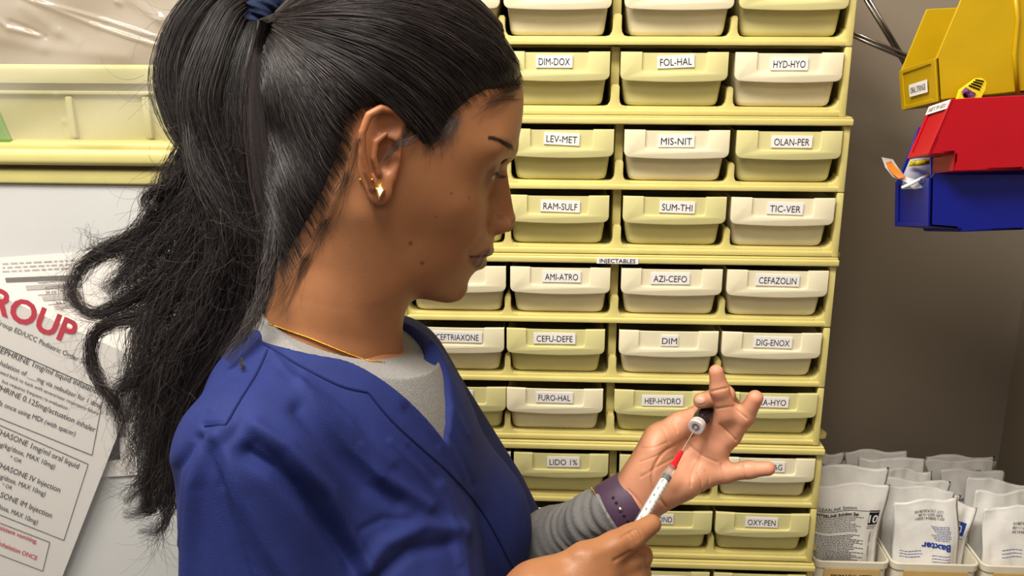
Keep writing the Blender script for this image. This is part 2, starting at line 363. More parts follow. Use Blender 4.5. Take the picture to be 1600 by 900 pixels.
class Pouch:
    """sealed film pouch standing on its lower edge: S(u, v, side) is its skin in local metres (x across, z up, -y front)"""
    def __init__(s, w, h, seed, puff=.010, wr=.0030, lean=0.0):
        s.w, s.h, s.puff, s.wr = w, h, puff, wr; s.vr, s.kb, s.sb = 0.0, 1.0, 0.0; r = np.random.RandomState(seed)
        s.k = [(r.uniform(6, 26), r.uniform(-14, 14), r.uniform(0, 6.28), r.uniform(.3, 1)) for _ in range(9)]
        s.c = [(r.uniform(-1, 1), r.uniform(-1, 1), r.uniform(0, 6.28)) for _ in range(3)]; s.top = r.uniform(-.06, .06)
    def S(s, u, v, side=-1, off=0.0):
        a = min(u, 1-u); b = min(v, 1-v)
        e = max(0.0, min(1, (a-.035)/.25)); g = max(0.0, min(1, (b-.03)/.28))
        f = math.sin(e*math.pi/2)*math.sin(g*math.pi/2)
        wr = sum(A*math.sin(p*u+q*v+c) for p, q, c, A in s.k)*s.wr*(.35+.65*f)
        cr = sum(.004*x*math.sin(3*u+4*y*v+c) for x, y, c in s.c)
        base = cr+wr*.6+.006*math.sin(2.2*(u-.5)+s.c[0][2])*v
        y = base+side*(s.puff*f*(.7+.5*(1-v))+.0004+wr*.5*f+off)
        t = max(0.0, min(1, (v-s.vr)/(1-s.vr+1e-6))); t = t*t*(3-2*t)
        return Vector(((u-.5)*s.w*(s.kb+(1-s.kb)*t)+s.sb*(1-t), y, v*s.h*(1+s.top*(u-.5))+.002*math.sin(9*u+s.c[1][2])*v))
    def mesh(s, nu=26, nv=32):
        m = MB(); bm = m.bm; G = {}
        for side in (-1, 1):
            for i in range(nu+1):
                for j in range(nv+1):
                    edge = i in (0, nu) or j in (0, nv)
                    if side == 1 and edge: G[1, i, j] = G[-1, i, j]; continue
                    G[side, i, j] = bm.verts.new(s.S(i/nu, j/nv, side))
            for i in range(nu):
                for j in range(nv):
                    q = [G[side, i, j], G[side, i+1, j], G[side, i+1, j+1], G[side, i, j+1]]
                    bm.faces.new(q if side == -1 else q[::-1])
        return m
    def text(s, m, body, u, v, h, mi, width=None, flip=False, rot=0.0, anchor='l', bold=0.0):
        t = MB(); put_text(t, body, 0, 0, h, Matrix.Identity(4), mi, width, anchor, bold)
        c, sn = math.cos(rot), math.sin(rot)
        for vv in t.bm.verts:
            x, y = vv.co.x, vv.co.y
            if flip: x, y = -x, -y
            x, y = c*x-sn*y, sn*x+c*y
            vv.co = s.S(min(.99, max(.01, u+x/s.w)), min(.99, max(.01, v+y/s.h)), -1, .0010)
        me = bpy.data.meshes.new('t'); t.bm.to_mesh(me); t.bm.free(); m.add(me, Matrix.Identity(4), mi); bpy.data.meshes.remove(me)
    def bar(s, m, u0, u1, v0, v1, mi, n=3, nv=1):
        g = [[m.bm.verts.new(s.S(u0+(u1-u0)*i/n, v0+(v1-v0)*j/nv, -1, .0005)) for i in range(n+1)] for j in range(nv+1)]
        for j in range(nv):
            for i in range(n): m.bm.faces.new((g[j][i], g[j][i+1], g[j+1][i+1], g[j+1][i])).material_index = mi
    def words(s, m, u0, u1, v, h, mi, r):
        u = u0
        while u < u1-.02:
            du = r.uniform(.014, .055); s.bar(m, u, min(u+du, u1), v-h*.36, v+h*.36, mi, 2); u += du+.008
def place_pouch(px, pytop, Y, wpx, h, seed, label, style, roll=0.0, lean=.12, yaw=0.0, puff=.008):
    top = onY(px, pytop, Y+math.sin(lean)*h*.5)
    w = wpx/FPX*(top-CAM).dot(_f)
    P = Pouch(w, h, seed, puff if style in ('spec', 'back', 'right') else .0055)
    tx = top.x-math.sin(roll)*h*.5
    bi = max(0, min(2, sum(1 for e in (bx[2], bx[4]) if tx > e))); b0, b1 = bx[bi*2]+.010, min(bx[bi*2+1], XR-.004)-.010
    P.kb = max(.86 if style in ('spec', 'back', 'right') else .62, min(1.0, (b1-b0)/w*.96)); c = min(max(tx, b0+w*P.kb/2), b1-w*P.kb/2); _l = .006; P.sb = max(-_l, min(_l, c-tx)); top.x += (c-tx)-P.sb; P.vr = max(.05, min(.8, (zt1+.006-(top.z-h))/h)); roll *= .5
    m = P.mesh(); r = np.random.RandomState(seed+50)
    if style == 'spec':
        P.text(m, 'CLEARLINK System', .06, .755, .0042, 1, .052); P.bar(m, .05, .80, .722, .727, 1, 8)
        P.text(m, 'INTERLINK Solution Set', .06, .69, .0042, 1, .056, bold=.03)
        for k in range(9): P.words(m, .06, .06+r.uniform(.45, .72), .655-k*.0185, .009, 2, r)
        for k in range(24): P.words(m, .05, .05+r.uniform(.5, .74), .465-k*.0165, .009, 1, r)
        P.bar(m, .79, .93, .585, .715, 1, 5, 5); P.text(m, '10', .86, .648, .0105, 3, .0125, anchor='c', bold=.02)
        P.bar(m, .79, .93, .724, .735, 1, 4); P.words(m, .79, .93, .567, .009, 1, r); P.words(m, .79, .90, .548, .009, 1, r)
        for a, b in ((.06, .16), (.24, .36), (.40, .50)): P.bar(m, .846, .85, a, b, 2, 1, 4); P.bar(m, .866, .87, a, b, 2, 1, 4)
        P.bar(m, .856, .86, .03, .52, 2, 1, 14)
    elif style == 'back':
        P.text(m, 'LOT (10) R20L08100', .53, .88, .0034, 1, .036, flip=True, anchor='c'); P.text(m, 'EXP 2027-12-08', .55, .845, .0034, 1, .030, flip=True, anchor='c')
        P.text(m, '(01) 0085412001', .54, .81, .0034, 1, .036, flip=True, anchor='c')
        P.text(m, 'Baxter', .62, .53, .0085, 3, .036, flip=True, rot=-.06, anchor='c', bold=.03)
        for k in range(9): P.words(m, .55+.02*k % .1, .86, .73-k*.017, .007, 3, r)
        for k in range(3): P.words(m, .10, .42, .48-k*.03, .009, 3, r)
        for k in range(4): P.words(m, .56, .86, .44-k*.03, .008, 3, r)
    elif style == 'ten':
        P.bar(m, .46, .86, .68, .82, 2, 4, 3); P.text(m, '10', .66, .75, .010, 1, .016, anchor='c', bold=.02)
        P.words(m, .46, .86, .65, .010, 2, r); P.words(m, .46, .76, .62, .010, 2, r)
        P.bar(m, .54, .545, .12, .5, 3, 1, 10); P.bar(m, .50, .59, .28, .29, 3, 2); P.bar(m, .50, .505, .28, .44, 3, 1, 4); P.bar(m, .585, .59, .28, .44, 3, 1, 4)
    elif style == 'blue':
        P.text(m, 'CLEARLINK', .40, .88, .0052, 1, .040, bold=.02); P.text(m, 'Solution Set', .10, .70, .0052, 1, .040, bold=.02)
        for k in range(4): P.words(m, .15, .6, .60-k*.04, .010, 1, r)
    elif style == 'right':
        for k in range(3): P.text(m, ['(01) 00854120', 'EXP 2027-11-08', 'LOT R20L0810'][k], .62, .72+k*.045, .0034, 1, .034, flip=True, anchor='c')
        for k in range(3): P.words(m, .30, .62, .52-k*.04, .010, 2, r)
        for k in range(4): P.words(m, .30, .85, .27-k*.04, .010, 2, r)
    elif style == 'few':
        for k in range(3): P.words(m, .52, .82, .80-k*.035, .011, 1, r)
    inks = {'spec': ['ink', 'grey_ink', 'paper'], 'back': ['ink', 'grey_ink', 'blue_ink'], 'ten': ['paper', 'blue_ink', 'grey_ink'], 'blue': ['blue_ink'], 'right': ['ink', 'blue_ink'], 'few': ['grey_ink'], 'plain': []}[style]
    o = m.build('infusion_set_pouch', [M['pouch']]+[M[k] for k in inks], smooth=True)
    R4 = Matrix.Rotation(yaw, 4, 'Z') @ Matrix.Rotation(-lean, 4, 'X') @ Matrix.Rotation(roll, 4, 'Y')
    o.matrix_world = Matrix.Translation(top) @ R4 @ Matrix.Translation((0, 0, -h))
    return tag(o, label, 'pouch', 'sealed white pouches in the ivory bins')
PO = [
 # px, top, Y, width px, height, seed, style, roll, lean, label
 (1330, 757, 1.105, 120, .125, 3, 'spec', .01, .10, 'white pouch at the front of PRIMARY SETS, printed with black text and a boxed 10'),
 (1330, 729, 1.140, 122, .145, 4, 'plain', -.01, .10, 'plain white pouch just behind the one with black print'),
 (1300, 704, 1.290, 60, .15, 5, 'blue', .03, .12, 'pouch corner at the far left back, half behind the yellow cabinet tab'),
 (1362, 706, 1.275, 95, .15, 6, 'blue', -.10, .10, 'pouch at the back left with blue lettering and a raised right corner'),
 (1392, 714, 1.235, 98, .15, 7, 'plain', -.08, .10, 'plain pouch in front of the back left blue lettering'),
 (1446, 779, 1.105, 100, .128, 8, 'back', -.02, .12, 'pouch at the front of MALE LUER SETS with blue upside down lettering'),
 (1506, 786, 1.118, 68, .125, 9, 'ten', .20, .10, 'tilted pouch with a blue boxed 10, right of the upside down lettering'),
 (1505, 776, 1.165, 90, .125, 10, 'few', .22, .10, 'tilted creased pouch behind the blue 10'),
 (1437, 763, 1.150, 112, .12, 11, 'plain', .05, .12, 'plain pouch right behind the upside down lettering'),
 (1432, 750, 1.185, 104, .12, 12, 'blue', .02, .12, 'pouch with blue print peeking out in the middle of the bins'),
 (1420, 733, 1.215, 70, .13, 13, 'plain', .03, .12, 'short shiny pouch behind the middle print'),
 (1497, 713, 1.285, 100, .15, 14, 'blue', .12, .10, 'tallest pouch of the right hand back row'),
 (1490, 719, 1.255, 108, .15, 15, 'blue', -.06, .10, 'pouch in front of the tallest one, with a raised right corner'),
 (1512, 735, 1.225, 104, .14, 16, 'blue', .03, .12, 'pouch in the middle right showing a small blue logo'),
 (1555, 720, 1.300, 60, .15, 17, 'plain', .16, .10, 'narrow pouch at the right end of the back row'),
 (1562, 750, 1.190, 100, .14, 18, 'few', .16, .12, 'pouch with a black print corner above the right bin'),
 (1590, 765, 1.150, 96, .14, 19, 'plain', -.10, .12, 'plain pouch leaning behind the right front pouch'),
 (1594, 793, 1.110, 110, .115, 20, 'right', -.05, .12, 'pouch at the front of the cut off right bin'),
]
for a in PO: place_pouch(a[0], a[1], a[2], a[3], a[4], a[5], a[9], a[6], a[7], a[8])
# ---------------------------------------------------------------- hanging bins on the right wall
M['yellow'] = mat('yellow_bin_plastic', srgb(192, 156, 8), .4, .5, .04, 30)
M['red'] = mat('red_bin_plastic', srgb(182, 5, 28), .4, .5, .04, 30)
M['blue'] = mat('blue_bin_plastic', srgb(8, 24, 132), .4, .5, .04, 30)
M['chrome'] = mat('dull_chrome', srgb(170, 165, 160), .25, .5, metal=1.0)
M['film'] = mat('clear_film', (1, 1, 1, 1), .12, .5, alpha=.28)
M['orange'] = mat('orange_print', srgb(225, 110, 30), .5)
M['ylabel'] = mat('yellow_label', srgb(240, 215, 40), .5)
M['purple_print'] = mat('purple_print', srgb(150, 90, 150), .5)
def zpx(x, y): return 1320+x/2.368, y/2.368
def hang_bin(label, colour, Yn, side, far0, far1, ibot, front, thick=.0028, farpoly=None):
    """side = near side panel outline (zoomed photo points, front top first), far0/far1 fix the oblique run to the far side"""
    P = [onY(*zpx(*q), Yn) for q in side]; n0 = onY(*zpx(*far0), Yn)
    x1, y1 = zpx(*far1)
    # the far side lies at the depth where the same x projects on far1
    lo, hi = Yn, Yn+.4
    for _ in range(50):
        md = (lo+hi)/2
        if onY(x1, y1, md).x < n0.x: lo = md
        else: hi = md
    d = onY(x1, y1, lo)-n0; d.x = 0
    root = empty('hanging_bin', P[0]); tag(root, label, 'bin', 'stacking bins hung at the right')
    L = -P[0]; m = MB()
    def panel(pts, v, bev=.0007):
        vs = [m.bm.verts.new(p+L) for p in pts]; ws = [m.bm.verts.new(p+v+L) for p in pts]; n = len(pts)
        fs = [m.bm.faces.new(vs), m.bm.faces.new(ws[::-1])]+[m.bm.faces.new((vs[i], ws[i], ws[(i+1) % n], vs[(i+1) % n])) for i in range(n)]
        bmesh.ops.recalc_face_normals(m.bm, faces=fs)
        rb = bmesh.ops.bevel(m.bm, geom=list(set(e for f in fs for e in f.edges)), offset=bev, segments=1, affect='EDGES')
    dn = d.normalized()
    panel(P, dn*thick); panel([p+d-dn*thick for p in P] if farpoly is None else [onY(*zpx(*q_), lo) for q_ in farpoly], dn*thick)
    n = len(P)
    for i, j in front+ibot:
        a, b = P[i], P[j]; e = (b-a).normalized(); q = Vector((e.z, 0, -e.x))
        c = sum((p for p in P), Vector())/n
        if (c-a).dot(q) < 0: q = -q
        panel([a, b, b+d, a+d], q*thick)
    # raised frame on the front wall
    i, j = front[0]; a, b = P[i], P[j]; e = (b-a).normalized(); q = Vector((e.z, 0, -e.x)); c = sum((p for p in P), Vector())/n
    if (c-a).dot(q) > 0: q = -q
    A = lambda s, t: a+(b-a)*s+d*t
    for s0, s1, t0, t1 in ((.0, 1, 0, .10), (.0, 1, .90, 1), (.0, .10, .1, .9), (.9, 1, .1, .9)):
        panel([A(s0, t0), A(s1, t0), A(s1, t1), A(s0, t1)], q*.0016, .0005)
    o = m.build('bin_shell', M[colour], root, angle=30)
    return root, L, A, q, d, P
def bin_tag(root, L, A, q, body, s0, s1, t0, t1, extra=.0017):
    """paper strip on the front wall, text running from the far side to the near side"""
    p = A(s1, t1)+q*extra; ex = (A(s1, t0)-A(s1, t1)); ey = (A(s0, t1)-A(s1, t1)); w, h = ex.length, ey.length
    ex.normalize(); ey.normalize(); ez = ex.cross(ey)
    mw = Matrix(((ex.x, ey.x, ez.x, p.x+L.x), (ex.y, ey.y, ez.y, p.y+L.y), (ex.z, ey.z, ez.z, p.z+L.z), (0, 0, 0, 1)))
    mb = MB(); vs = mb.box(0, w, 0, h, 0, .0004)
    for v in vs: v.co = mw @ v.co
    put_text(mb, body, w/2, h/2, h*.5, mw @ Matrix.Translation((0, 0, .0004)), 1, width=w*.84)
    mb.build('bin_label', [M['paper'], M['ink']], root)
r1, L1, A1, q1, d1, _PA = hang_bin('yellow hanging bin with a paper strip on its front, topmost of the three', 'yellow', .95,
    [(338, 214), (348, 376), (640, 345), (900, 322), (900, -60), (445, -38)], (338, 214), (205, 262), [(1, 2), (2, 3), (3, 4)], [(0, 1)])
bin_tag(r1, L1, A1, q1, 'ORAL SYRINGE', .42, .72, .22, .72)
mb = MB(); P0 = [onY(*zpx(*p), .9488)+L1 for p in ((640, 345), (628, 200), (640, 70), (628, -40))]; mb.tube(P0, .0022, 8); mb.build('rib', M['yellow'], r1, smooth=True)
r2, L2, A2, q2, d2, _PB = hang_bin('red hanging bin with a label strip along its sloping front', 'red', .90,
    [(402, 366), (312, 572), (408, 566), (402, 634), (660, 626), (900, 618), (900, 345), (660, 352)], (312, 572), (235, 588), [(1, 2), (2, 3), (3, 4), (4, 5), (5, 6)], [(0, 1)])
bin_tag(r2, L2, A2, q2, 'DIABETIC PEN NEEDLE', .02, .18, .02, .98)
r3, L3, A3, q3, d3, _PC = hang_bin('blue hanging bin below the red one, holding clear packets', 'blue', .92,
    [(330, 640), (318, 656), (314, 838), (420, 846), (428, 858), (660, 850), (900, 842), (900, 642), (420, 645)], (316, 656), (190, 672), [(2, 3), (3, 4), (4, 5), (5, 6), (6, 7)], [(1, 2)],
    farpoly=[(191, 673), (205, 650), (272, 470), (420, 430), (900, 430), (900, 800), (191, 820)])
# louvred rail on the right wall which carries them, wire brackets behind
mb = MB()
xa = max(p.x for pp_ in (_PA, _PB, _PC) for p in pp_)
for k in range(5): mb.box(XR-.012, XR-.001, .88, 1.10, 1.40+k*.06, 1.44+k*.06, .002)
mb.box(xa+.0006, XR-.012, .90, .97, 1.36, 1.70, .002)
t = mb.build('louvred_rail', M['counter']); tag(t, 'grey louvred hanging rail on the right wall carrying the coloured bins', 'rail')
root = empty('wire_bracket', onY(1400, 80, 1.25)); tag(root, 'crossed chrome wire bracket behind the yellow bin', 'bracket')
Lb = -Vector(root.location)
for pts, dy in ((((1318, 44), (1440, 96)), 0), (((1320, 51), (1440, 103)), 0), (((1340, -20), (1420, 112)), .012), (((1347, -20), (1426, 112)), .012)):
    mb = MB(); mb.tube([onY(*p, 1.25+dy)+Lb for p in pts], .0022, 10); mb.build('rod', M['chrome'], root, smooth=True)
# packets in the blue bin, booklet behind the red bin
def sheet(name, pxs, Y, m, label, cat, th=.0006, n=8, curl=0.0):
    """curved flat packet along a strip of photo points: pxs = [(left px, right px), ...] from top to bottom"""
    mb = MB(); rows = []
    for k, (a, b, y) in enumerate(pxs):
        pa, pb = onY(*a, y), onY(*b, y)
        rows.append([mb.bm.verts.new(pa.lerp(pb, i/n)+Vector((0, curl*math.sin(math.pi*i/n), 0))) for i in range(n+1)])
    for A, B in zip(rows, rows[1:]):
        for i in range(n): mb.bm.faces.new((A[i], A[i+1], B[i+1], B[i]))
    o = mb.build(name, m, smooth=True)
    md = o.modifiers.new('solid', 'SOLIDIFY'); md.thickness = th; md.offset = 0
    if label: tag(o, label, cat)
    return o
z = zpx
t = sheet('packet', [(z(136, 582), z(178, 590), 1.0), (z(150, 620), z(196, 618), .985), (z(178, 655), z(222, 652), .965), (z(225, 672), z(258, 664), .95), (z(255, 700), z(310, 690), .94)], 1, M['film'], 'clear packet with an orange strip poking out of the blue bin', 'packet')
o = sheet('orange_strip', [(z(152, 602), z(172, 598), .991), (z(160, 622), z(182, 612), .979), (z(178, 644), z(204, 634), .963), (z(200, 662), z(226, 656), .952)], 1, M['orange'], None, None, .0009); o.parent = t
t = sheet('packet', [(z(248, 575), z(316, 560), .975), (z(232, 610), z(316, 600), .972), (z(215, 650), z(318, 640), .97), (z(210, 700), z(318, 690), .968)], 1, M['film'], 'clear packet with a yellow label standing in the blue bin', 'packet', curl=-.004)
o = sheet('packet_label', [(z(240, 596), z(314, 586), .9655), (z(236, 616), z(314, 606), .9655)], 1, M['ylabel'], None, None, .0004, curl=-.004); o.parent = t
mbx = MB(); a = onY(*z(242, 614), .9625); b = onY(*z(312, 604), .9625); ang = math.atan2(b.z-a.z, b.x-a.x)
put_text(mbx, 'MED LABEL', 0, .003, .0045, Matrix.Translation((a+b)/2) @ Matrix.Rotation(-ang, 4, 'Y') @ FRONT, 0, width=(b-a).length); o2 = mbx.build('packet_print', M['ink'], t)
mb = MB(); mb.tube([onY(*z(212, 694), .93), onY(*z(245, 680), .935), onY(*z(285, 660), .945), onY(*z(310, 650), .95)], [.0014, .0018, .0018, .0018], 8); t = mb.build('swab_stick', M['paper'], smooth=True); tag(t, 'white stick lying across the front lip of the blue bin', 'stick')
mb = MB(); bk = [onY(*z(*p), .935) for p in ((418, 372), (430, 335), (490, 292), (510, 290), (524, 302), (520, 330), (500, 372))]
v0 = [mb.bm.verts.new(p) for p in bk]; v1 = [mb.bm.verts.new(p+Vector((0, .006, 0))) for p in bk]; n = len(bk)
mb.bm.faces.new(v0); mb.bm.faces.new(v1[::-1])
for i in range(n): mb.bm.faces.new((v0[i], v1[i], v1[(i+1) % n], v0[(i+1) % n]))
bmesh.ops.recalc_face_normals(mb.bm, faces=mb.bm.faces)
t = mb.build('syringe_packet', M['ylabel']); tag(t, 'small yellow packet with a purple band standing behind the red bin', 'packet')
mb = MB(); q = [onY(*z(*p), .9342) for p in ((432, 340), (446, 322), (486, 346), (478, 360), (440, 360))]; mb.bm.faces.new([mb.bm.verts.new(p) for p in q])
for k in range(4):
    a = onY(*z(458+k*8, 318-k*7), .9342); b = onY(*z(500+k*5, 334-k*10), .9342); dz = Vector((0, 0, .0012)); f = mb.bm.faces.new([mb.bm.verts.new(p) for p in (a, b, b+dz, a+dz)]); f.material_index = 1
bmesh.ops.solidify(mb.bm, geom=mb.bm.faces[:], thickness=.0003)
o = mb.build('print', [M['purple_print'], M['ink']], t)
# ---------------------------------------------------------------- left side: white cabinet, tote rack, posted sheets
M['enamel'] = mat('white_enamel', srgb(206, 206, 205), .35, .5, .02, 8)
M['rail'] = mat('cream_rail', srgb(208, 197, 128), .4, .5, .04, 20)
M['tote'] = mat('cream_translucent_tote', srgb(190, 184, 128), .35, .5, .04, 20)
M['grey_print'] = mat('grey_print', srgb(120, 118, 116), .7, .2)
M['light_print'] = mat('light_grey_print', srgb(188, 185, 182), .7, .2)
M['sheet'] = mat('white_sheet', srgb(238, 233, 228), .5, .3)
M['red_ink'] = mat('red_ink', srgb(205, 20, 60), .6, .2)
M['green_card'] = mat('green_card', srgb(120, 160, 60), .5)
YL = 1.02
xl0, xl1 = -1.05, -.215
zs = onY(100, 287, YL).z
wc = empty('storage_cabinet', (-.6, 1.2, 0)); tag(wc, 'white cabinet with a smooth door behind the ponytail', 'cabinet')
mb = MB(); mb.box(xl0+.6, xl1+.6, YL+.012-1.2, 1.38-1.2, 0, zs-.001, .003); mb.build('body', M['enamel'], wc)
mb = MB(); mb.box(xl0+.6, xl1+.6, YL-1.2, YL+.0115-1.2, .08, zs-.0008, .003); dr = mb.build('door', M['enamel'], wc)
mb = MB(); hx = xl1+.6-.03; mb.tube([(hx, YL-1.2, .85), (hx, YL-.03-1.2, .86), (hx, YL-.03-1.2, 1.0), (hx, YL-1.2, 1.01)], .005, 8); mb.build('handle', M['chrome'], dr, smooth=True)
zr = lambda py: onY(120, py, YL).z
rack = empty('tote_rack', (-.6, 1.2, zs)); tag(rack, 'cream two-rail rack standing on the white cabinet', 'rack')
o3 = Vector((-.6, 1.2, zs))
def lbox(mb, x0, x1, y0, y1, z0, z1, bev=.002, seg=2): mb.box(x0-o3.x, x1-o3.x, y0-o3.y, y1-o3.y, z0-o3.z, z1-o3.z, bev, seg)
mb = MB(); lbox(mb, xl0, xl1, YL-.004, YL+.02, zs, zr(265.5), .0025, 3); mb.build('lower_rail', M['rail'], rack, angle=40)
mb = MB(); lbox(mb, xl0, xl1, YL-.012, YL+.02, zr(257), zr(232), .006, 4); lbox(mb, xl0, xl1, YL-.006, YL+.02, zr(236), zr(221), .004, 3); mb.build('upper_rail', M['rail'], rack, angle=50)
mb = MB()
for xx in (xl0, xl1-.006): lbox(mb, xx, xx+.006, YL+.0205, 1.37, zs, zr(226), .001)
lbox(mb, xl0+.0065, xl1-.0065, YL+.0205, 1.37, zr(226)-.004, zr(226), .001); lbox(mb, xl0+.0065, xl1-.0065, YL+.03, 1.37, zs, zs+.004, .001)
mb.build('side_panels', M['frame'], rack)
# tote
ty0, ty1 = YL+.0265, YL+.10; zf = zr(226)+.0005; ztp = onY(120, 107, ty0).z; tx0, tx1 = onY(-260, 150, YL).x, onY(470, 150, YL).x
tote = empty('storage_tote', ((tx0+tx1)/2, YL+.06, zf)); tag(tote, 'cream translucent tote on the rack, under clear plastic film', 'tote')
Lo = Matrix.Translation(-Vector(tote.location)); m = MB()
rings = [[m.bm.verts.new((a, b, z)) for a, b in rrect(tx0+i, tx1-i, ty0+i, ty1-i, .016, 5)] for z, i in ((zf, .010), (ztp-.016, .003), (ztp-.0155, -.003), (ztp-.003, -.004), (ztp, -.003), (ztp, .001), (ztp-.01, .005), (zf+.003, .013))]
n = len(rings[0]); fs = []
for A, B in zip(rings, rings[1:]):
    for k in range(n): fs.append(m.bm.faces.new((A[k], A[(k+1) % n], B[(k+1) % n], B[k])))
fs += [m.bm.faces.new(rings[0][::-1]), m.bm.faces.new(rings[-1])]; bmesh.ops.recalc_face_normals(m.bm, faces=fs)
for px in (-120, 106, 226, 340):
    a = onY(px, 160, ty0); q = m.box(a.x-.004, a.x+.004, ty0+.001, ty0+.012, zf+.003, ztp-.030, .002)
m.box(tx0+.02, tx1-.02, ty0+.0005, ty0+.010, ztp-.028, ztp-.024, .001)
bmesh.ops.transform(m.bm, matrix=Lo, verts=m.bm.verts); m.build('tote_shell', M['tote'], tote, angle=40)
mb = MB()
for k in range(5): mb.box(tx0+.05+k*.001, tx1-.12+.002*k, YL+.045+k*.008, YL+.051+k*.008, zf+.005, ztp-.012+.003*(k % 3), .001)
t = mb.build('paper_stack', M['sheet']); tag(t, 'pale papers filed inside the cream tote', 'papers', kind='stuff')
mb = MB(); mb.prism([(-.030, 0), (.012, 0), (-.002, .046), (-.030, .05)], -.003, .003, .001); t = mb.build('green_card', M['green_card']); t.location = (onY(0, 216, YL-.004).x, YL-.0015, zf-.001+.0016); tag(t, 'green card sliver at the left edge in front of the tote', 'card')
# clear film hung over the tote front
def film_mesh():
    mb = MB(); nx, nz = 230, 110; creases = [((38, -4), (150, 40), (262, 76), 3.2, .0055), ((60, 2), (165, 32), (258, 62), 2.8, .0045), ((-10, 22), (16, 44), (64, 56), 3, .005), ((20, 34), (45, 44), (70, 58), 3, -.004), ((178, -6), (182, 3), (186, 6), 3, .004), ((40, 10), (90, 50), (120, 66), 9, .003), ((0, 60), (70, 75), (200, 88), 10, .003), ((200, 0), (250, 30), (330, 45), 9, .004), ((220, 150), (250, 140), (290, 120), 6, .003), ((90, 150), (100, 190), (108, 215), 5, .0025)]
    G = []
    for j in range(nz+1):
        row = []
        for i in range(nx+1):
            px = -260+690*i/nx; py = -70+288*j/nz
            d = 0.0
            for a, b, c, w, h in creases:
                for p, q in ((a, b), (b, c)):
                    vx, vy = q[0]-p[0], q[1]-p[1]; t = max(0, min(1, ((px-p[0])*vx+(py-p[1])*vy)/(vx*vx+vy*vy)))
                    dd = math.hypot(px-p[0]-t*vx, py-p[1]-t*vy); d += h*math.exp(-(dd/w)**2)*.6
            d += .0025*math.sin(px*.021+py*.05)+.002*math.sin(px*.047-py*.03+1)
            p = onY(px, py, YL-.010-.012*(1-j/nz)); row.append(mb.bm.verts.new(p-Vector((0, d, 0))))
        G.append(row)
    for j in range(nz):
        for i in range(nx): mb.bm.faces.new((G[j][i], G[j][i+1], G[j+1][i+1], G[j+1][i]))
    return mb
M['wrap'] = mat('clear_plastic_wrap', srgb(215, 210, 204), .10, .9, alpha=.24, coat=.6)
t = film_mesh().build('plastic_film', M['wrap'], smooth=True); tag(t, 'creased clear plastic film hanging over the cream tote', 'plastic film')
# reference table sheet taped on the door
class Patch:
    def __init__(s, tl, tr, bl, br):
        s.c = [np.array(v) for v in (tl, tr, bl, br)]
        q = s.c[3]; n_ = np.cross(s.c[1]-s.c[0], s.c[2]-s.c[0]); t = ((s.c[0]-nC)@n_)/((q-nC)@n_); s.c[3] = nC+(q-nC)*t
    def P(s, u, v, off=0.0):
        a, b, c, d = s.c; p = (1-v)*((1-u)*a+u*b)+v*((1-u)*c+u*d)
        n = np.cross(b-a, c-a); n = n/np.linalg.norm(n)
        if n@(p-nC) > 0: n = -n
        return Vector(p+n*off)
    def uv(s, px, py):
        u, v = .5, .5
        for _ in range(30):
            f = lambda u, v: to_px(np.array(s.P(u, v)))[:2]
            r = f(u, v)-np.array((px, py)); e = 1e-4
            J = np.array([(f(u+e, v)-f(u, v))/e, (f(u, v+e)-f(u, v))/e]).T; d = np.linalg.solve(J, r); u -= d[0]; v -= d[1]
        return u, v
    def quad(s, mb, uvs, mi, off=.0006):
        f = mb.bm.faces.new([mb.bm.verts.new(s.P(u, v, off)) for u, v in uvs]); f.material_index = mi
    def line(s, mb, p, q, w, mi):
        a, b = s.uv(*p), s.uv(*q); dx, dy = b[0]-a[0], (b[1]-a[1])*1.29; L = math.hypot(dx, dy); nx, ny = -dy/L*w, dx/L*w/1.29
        s.quad(mb, [(a[0]-nx, a[1]-ny), (b[0]-nx, b[1]-ny), (b[0]+nx, b[1]+ny), (a[0]+nx, a[1]+ny)], mi)
    def text(s, mb, pre, vis, p, q, hpx, mi, bold=0.0):
        """vis fills p..q (photo points on the base line); pre continues it to the left, out of view"""
        a, b = s.uv(*p), s.uv(*q); me, x0, x1, _, _ = text_mesh(pre+vis, bold=bold); w1 = text_mesh(vis, bold=bold); wv = w1[2]-w1[1]
        sx = np.array((b[0]-a[0], b[1]-a[1]))/wv; up = s.uv(q[0]+hpx*.36, q[1]-hpx*.93); uy = np.array((up[0]-b[0], up[1]-b[1]))/.73
        uy = np.array((0, uy[1]))
        n0 = len(mb.bm.verts); f0 = len(mb.bm.faces); mb.bm.from_mesh(me); mb.bm.verts.ensure_lookup_table(); mb.bm.faces.ensure_lookup_table()
        for v in mb.bm.verts[n0:]:
            k = np.array(b)+sx*(v.co.x-x1)+uy*v.co.y; v.co = s.P(k[0], k[1], .0006)
        for f in mb.bm.faces[f0:]: f.material_index = mi
    def sheet(s, mb, off=0.0, mi=0, g=0.0):
        n = 16; G = [[mb.bm.verts.new(s.P(-g+(1+2*g)*i/n, -g+(1+2*g)*j/n, off)) for i in range(n+1)] for j in range(n+1)]
        for j in range(n):
            for i in range(n): mb.bm.faces.new((G[j][i], G[j][i+1], G[j+1][i+1], G[j+1][i])).material_index = mi
yd = YL-.0025
T = Patch(onY(-70, 408, yd), onY(238, 386, yd), onY(-70, 762, yd), onY(214, 742, yd))
mb = MB(); T.sheet(mb); T.sheet(mb, -.0012)
for y0, y1, x0, x1, mi in ((434, 441, 8, 126, 2), (446, 453, 40, 126, 3), (463, 470, 66, 130, 3), (478, 483, 84, 132, 3), (672, 722, 156, 186, 4)):
    a, b, c, d = T.uv(x0, y0+.0), T.uv(x1, y0-5), T.uv(x1+2, y1-5), T.uv(x0+2, y1)
    T.quad(mb, [a, b, c, d], mi)
r = np.random.RandomState(3)
